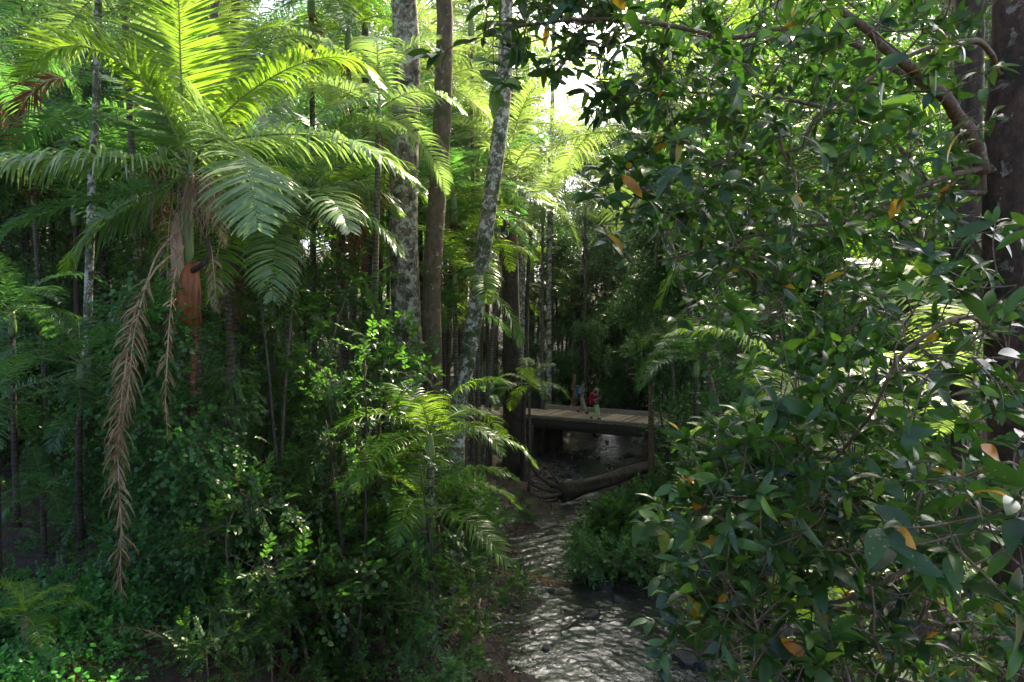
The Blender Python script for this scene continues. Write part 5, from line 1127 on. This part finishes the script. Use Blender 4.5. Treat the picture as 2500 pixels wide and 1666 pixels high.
for k in range(30):
    y = rd.uniform(10.5, 25); x = np.interp(y, CY, CL) - rd.uniform(1.0, 8); ground_frond(x, y, rd.uniform(0, 6.28), rd.uniform(1.2, 2.3), 10 + k, 'dead frond among the heaps of debris on the shaded left bank', rd.choice(['dead_red', 'dead_red', 'dead']), 'dead fronds on the left bank')
# leaf litter and seedlings
rng = np.random.default_rng(82); n = 30000; y = rng.uniform(9, 44, n); x = np.where(rng.random(n) < .75, np.interp(y, CY, CL) + .1 - rng.uniform(0, 9, n), np.interp(y, CY, CR) - .1 + rng.uniform(0, 6, n))
g = Geo(); scatter(g, LEAF_LO, np.stack([x, y, ground(x, y) + .02 + rng.uniform(0, .03, n)], 1), rots(norm(rng.normal(0, 1, (n, 3)) * [1, 1, .25]), rng, .8), rng.uniform(.05, .13, n)); tag(g.build('leaf_litter', M['litter']), 'brown fallen leaves covering the forest floor', 'leaf litter', kind='stuff')
n = 1500; y = rng.uniform(9.5, 30, n); x = np.interp(y, CY, CL) - 1.2 - rng.uniform(0, 12, n) ** 1.0; g = Geo(); pos = np.stack([x, y, ground(x, y) + .05], 1); keep = (np.sin(x * 1.7) + np.sin(y * 1.3 + x) + rng.normal(0, .5, n)) > .1; pos = pos[keep]
for v in range(4):
    for kd, o_ in (('alt', 0), ('vine', 1)):
        q = pos[(np.arange(len(pos)) % 8) == v * 2 + o_]; d = norm(rng.normal(0, .5, q.shape) + [0, 0, .8]); scatter(g, SPR[kd][v][0], q, rots(d, rng), rng.uniform(.7, 1.2, len(q)))
tag(g.build('seedlings', M['vine']), 'green seedlings and creepers covering the left slope', 'ground cover', kind='stuff')
n = 2600; rngc = np.random.default_rng(83); x = rngc.uniform(-9.5, -3.2, n); y = rngc.uniform(9.2, 13, n); keep = (x < -5.2 - (y - 9) * .3) ; x, y = x[keep], y[keep]; g = Geo(); q = np.stack([x, y, ground(x, y) + rngc.uniform(0, .35, len(x))], 1)
for v in range(4): 
    qq = q[np.arange(len(q)) % 4 == v]; scatter(g, SPR['vine'][v][0], qq, rots(norm(rngc.normal(0, .6, qq.shape) + [0, -.2, .4]), rngc), rngc.uniform(.6, 1.0, len(qq)))
tag(g.build('creeper_carpet', M['vine']), 'carpet of heart shaped creeper leaves in the bottom left corner', 'ground cover', kind='stuff')

n = 1100; rngc = np.random.default_rng(85); x = rngc.uniform(-15, -5.5, n); y = rngc.uniform(12, 23, n); g = Geo(); q = np.stack([x, y, ground(x, y) + rngc.uniform(0, .3, n)], 1)
for v in range(4):
    qq = q[np.arange(n) % 4 == v]; scatter(g, SPR['pinn' if v % 2 else 'alt'][v][0], qq, rots(norm(rngc.normal(0, .6, qq.shape) + [0, -.2, .5]), rngc), rngc.uniform(.8, 1.5, len(qq)))
tag(g.build('forest_herbs', M['shrub']), 'feathery herbs and seedlings on the dark slope at the left', 'ground cover', kind='stuff')

# ------------------------------------------------------------------ haze
g = Geo(); box(g, (0, 129, 24), (346, 346, 54)); hz = g.build('haze', None, smooth=False); tag(hz, 'thin sunlit mist filling the forest', 'haze', kind='stuff')
hm = bpy.data.materials.new('haze'); hm.use_nodes = True; t_ = hm.node_tree; t_.nodes.remove(t_.nodes["Principled BSDF"])
pv = t_.nodes.new("ShaderNodeVolumePrincipled"); pv.inputs["Color"].default_value = (.85, .92, .85, 1); pv.inputs["Density"].default_value = .00035; pv.inputs["Anisotropy"].default_value = .8
t_.links.new(pv.outputs[0], t_.nodes["Material Output"].inputs["Volume"]); hz.data.materials.clear(); hz.data.materials.append(hm)

# prototypes that found no place
for o in [o for o in SC.objects if o.parent is None and o.type == 'EMPTY' and not o.get('label')]:
    for c in list(o.children_recursive): bpy.data.objects.remove(c)
    bpy.data.objects.remove(o)

# where several neighbours share a description, say which one of them each is
ORD = ['leftmost', 'second from left', 'third from left', 'fourth from left', 'fifth from left', 'sixth from left', 'seventh from left', 'eighth from left', 'ninth from left', 'tenth from left', 'eleventh from left', 'twelfth from left']
by = {}
for o in SC.objects:
    if o.parent is None and o.get('label') and o.get('kind') is None: by.setdefault(o['label'], []).append(o)
for lb_, L_ in by.items():
    if 1 < len(L_) <= 13 and len(lb_.split()) <= 13:
        L_.sort(key=lambda o: o.location.x / o.location.y)
        for k, o in enumerate(L_): o['label'] = lb_ + ', ' + ('rightmost' if k == len(L_) - 1 else ORD[k])
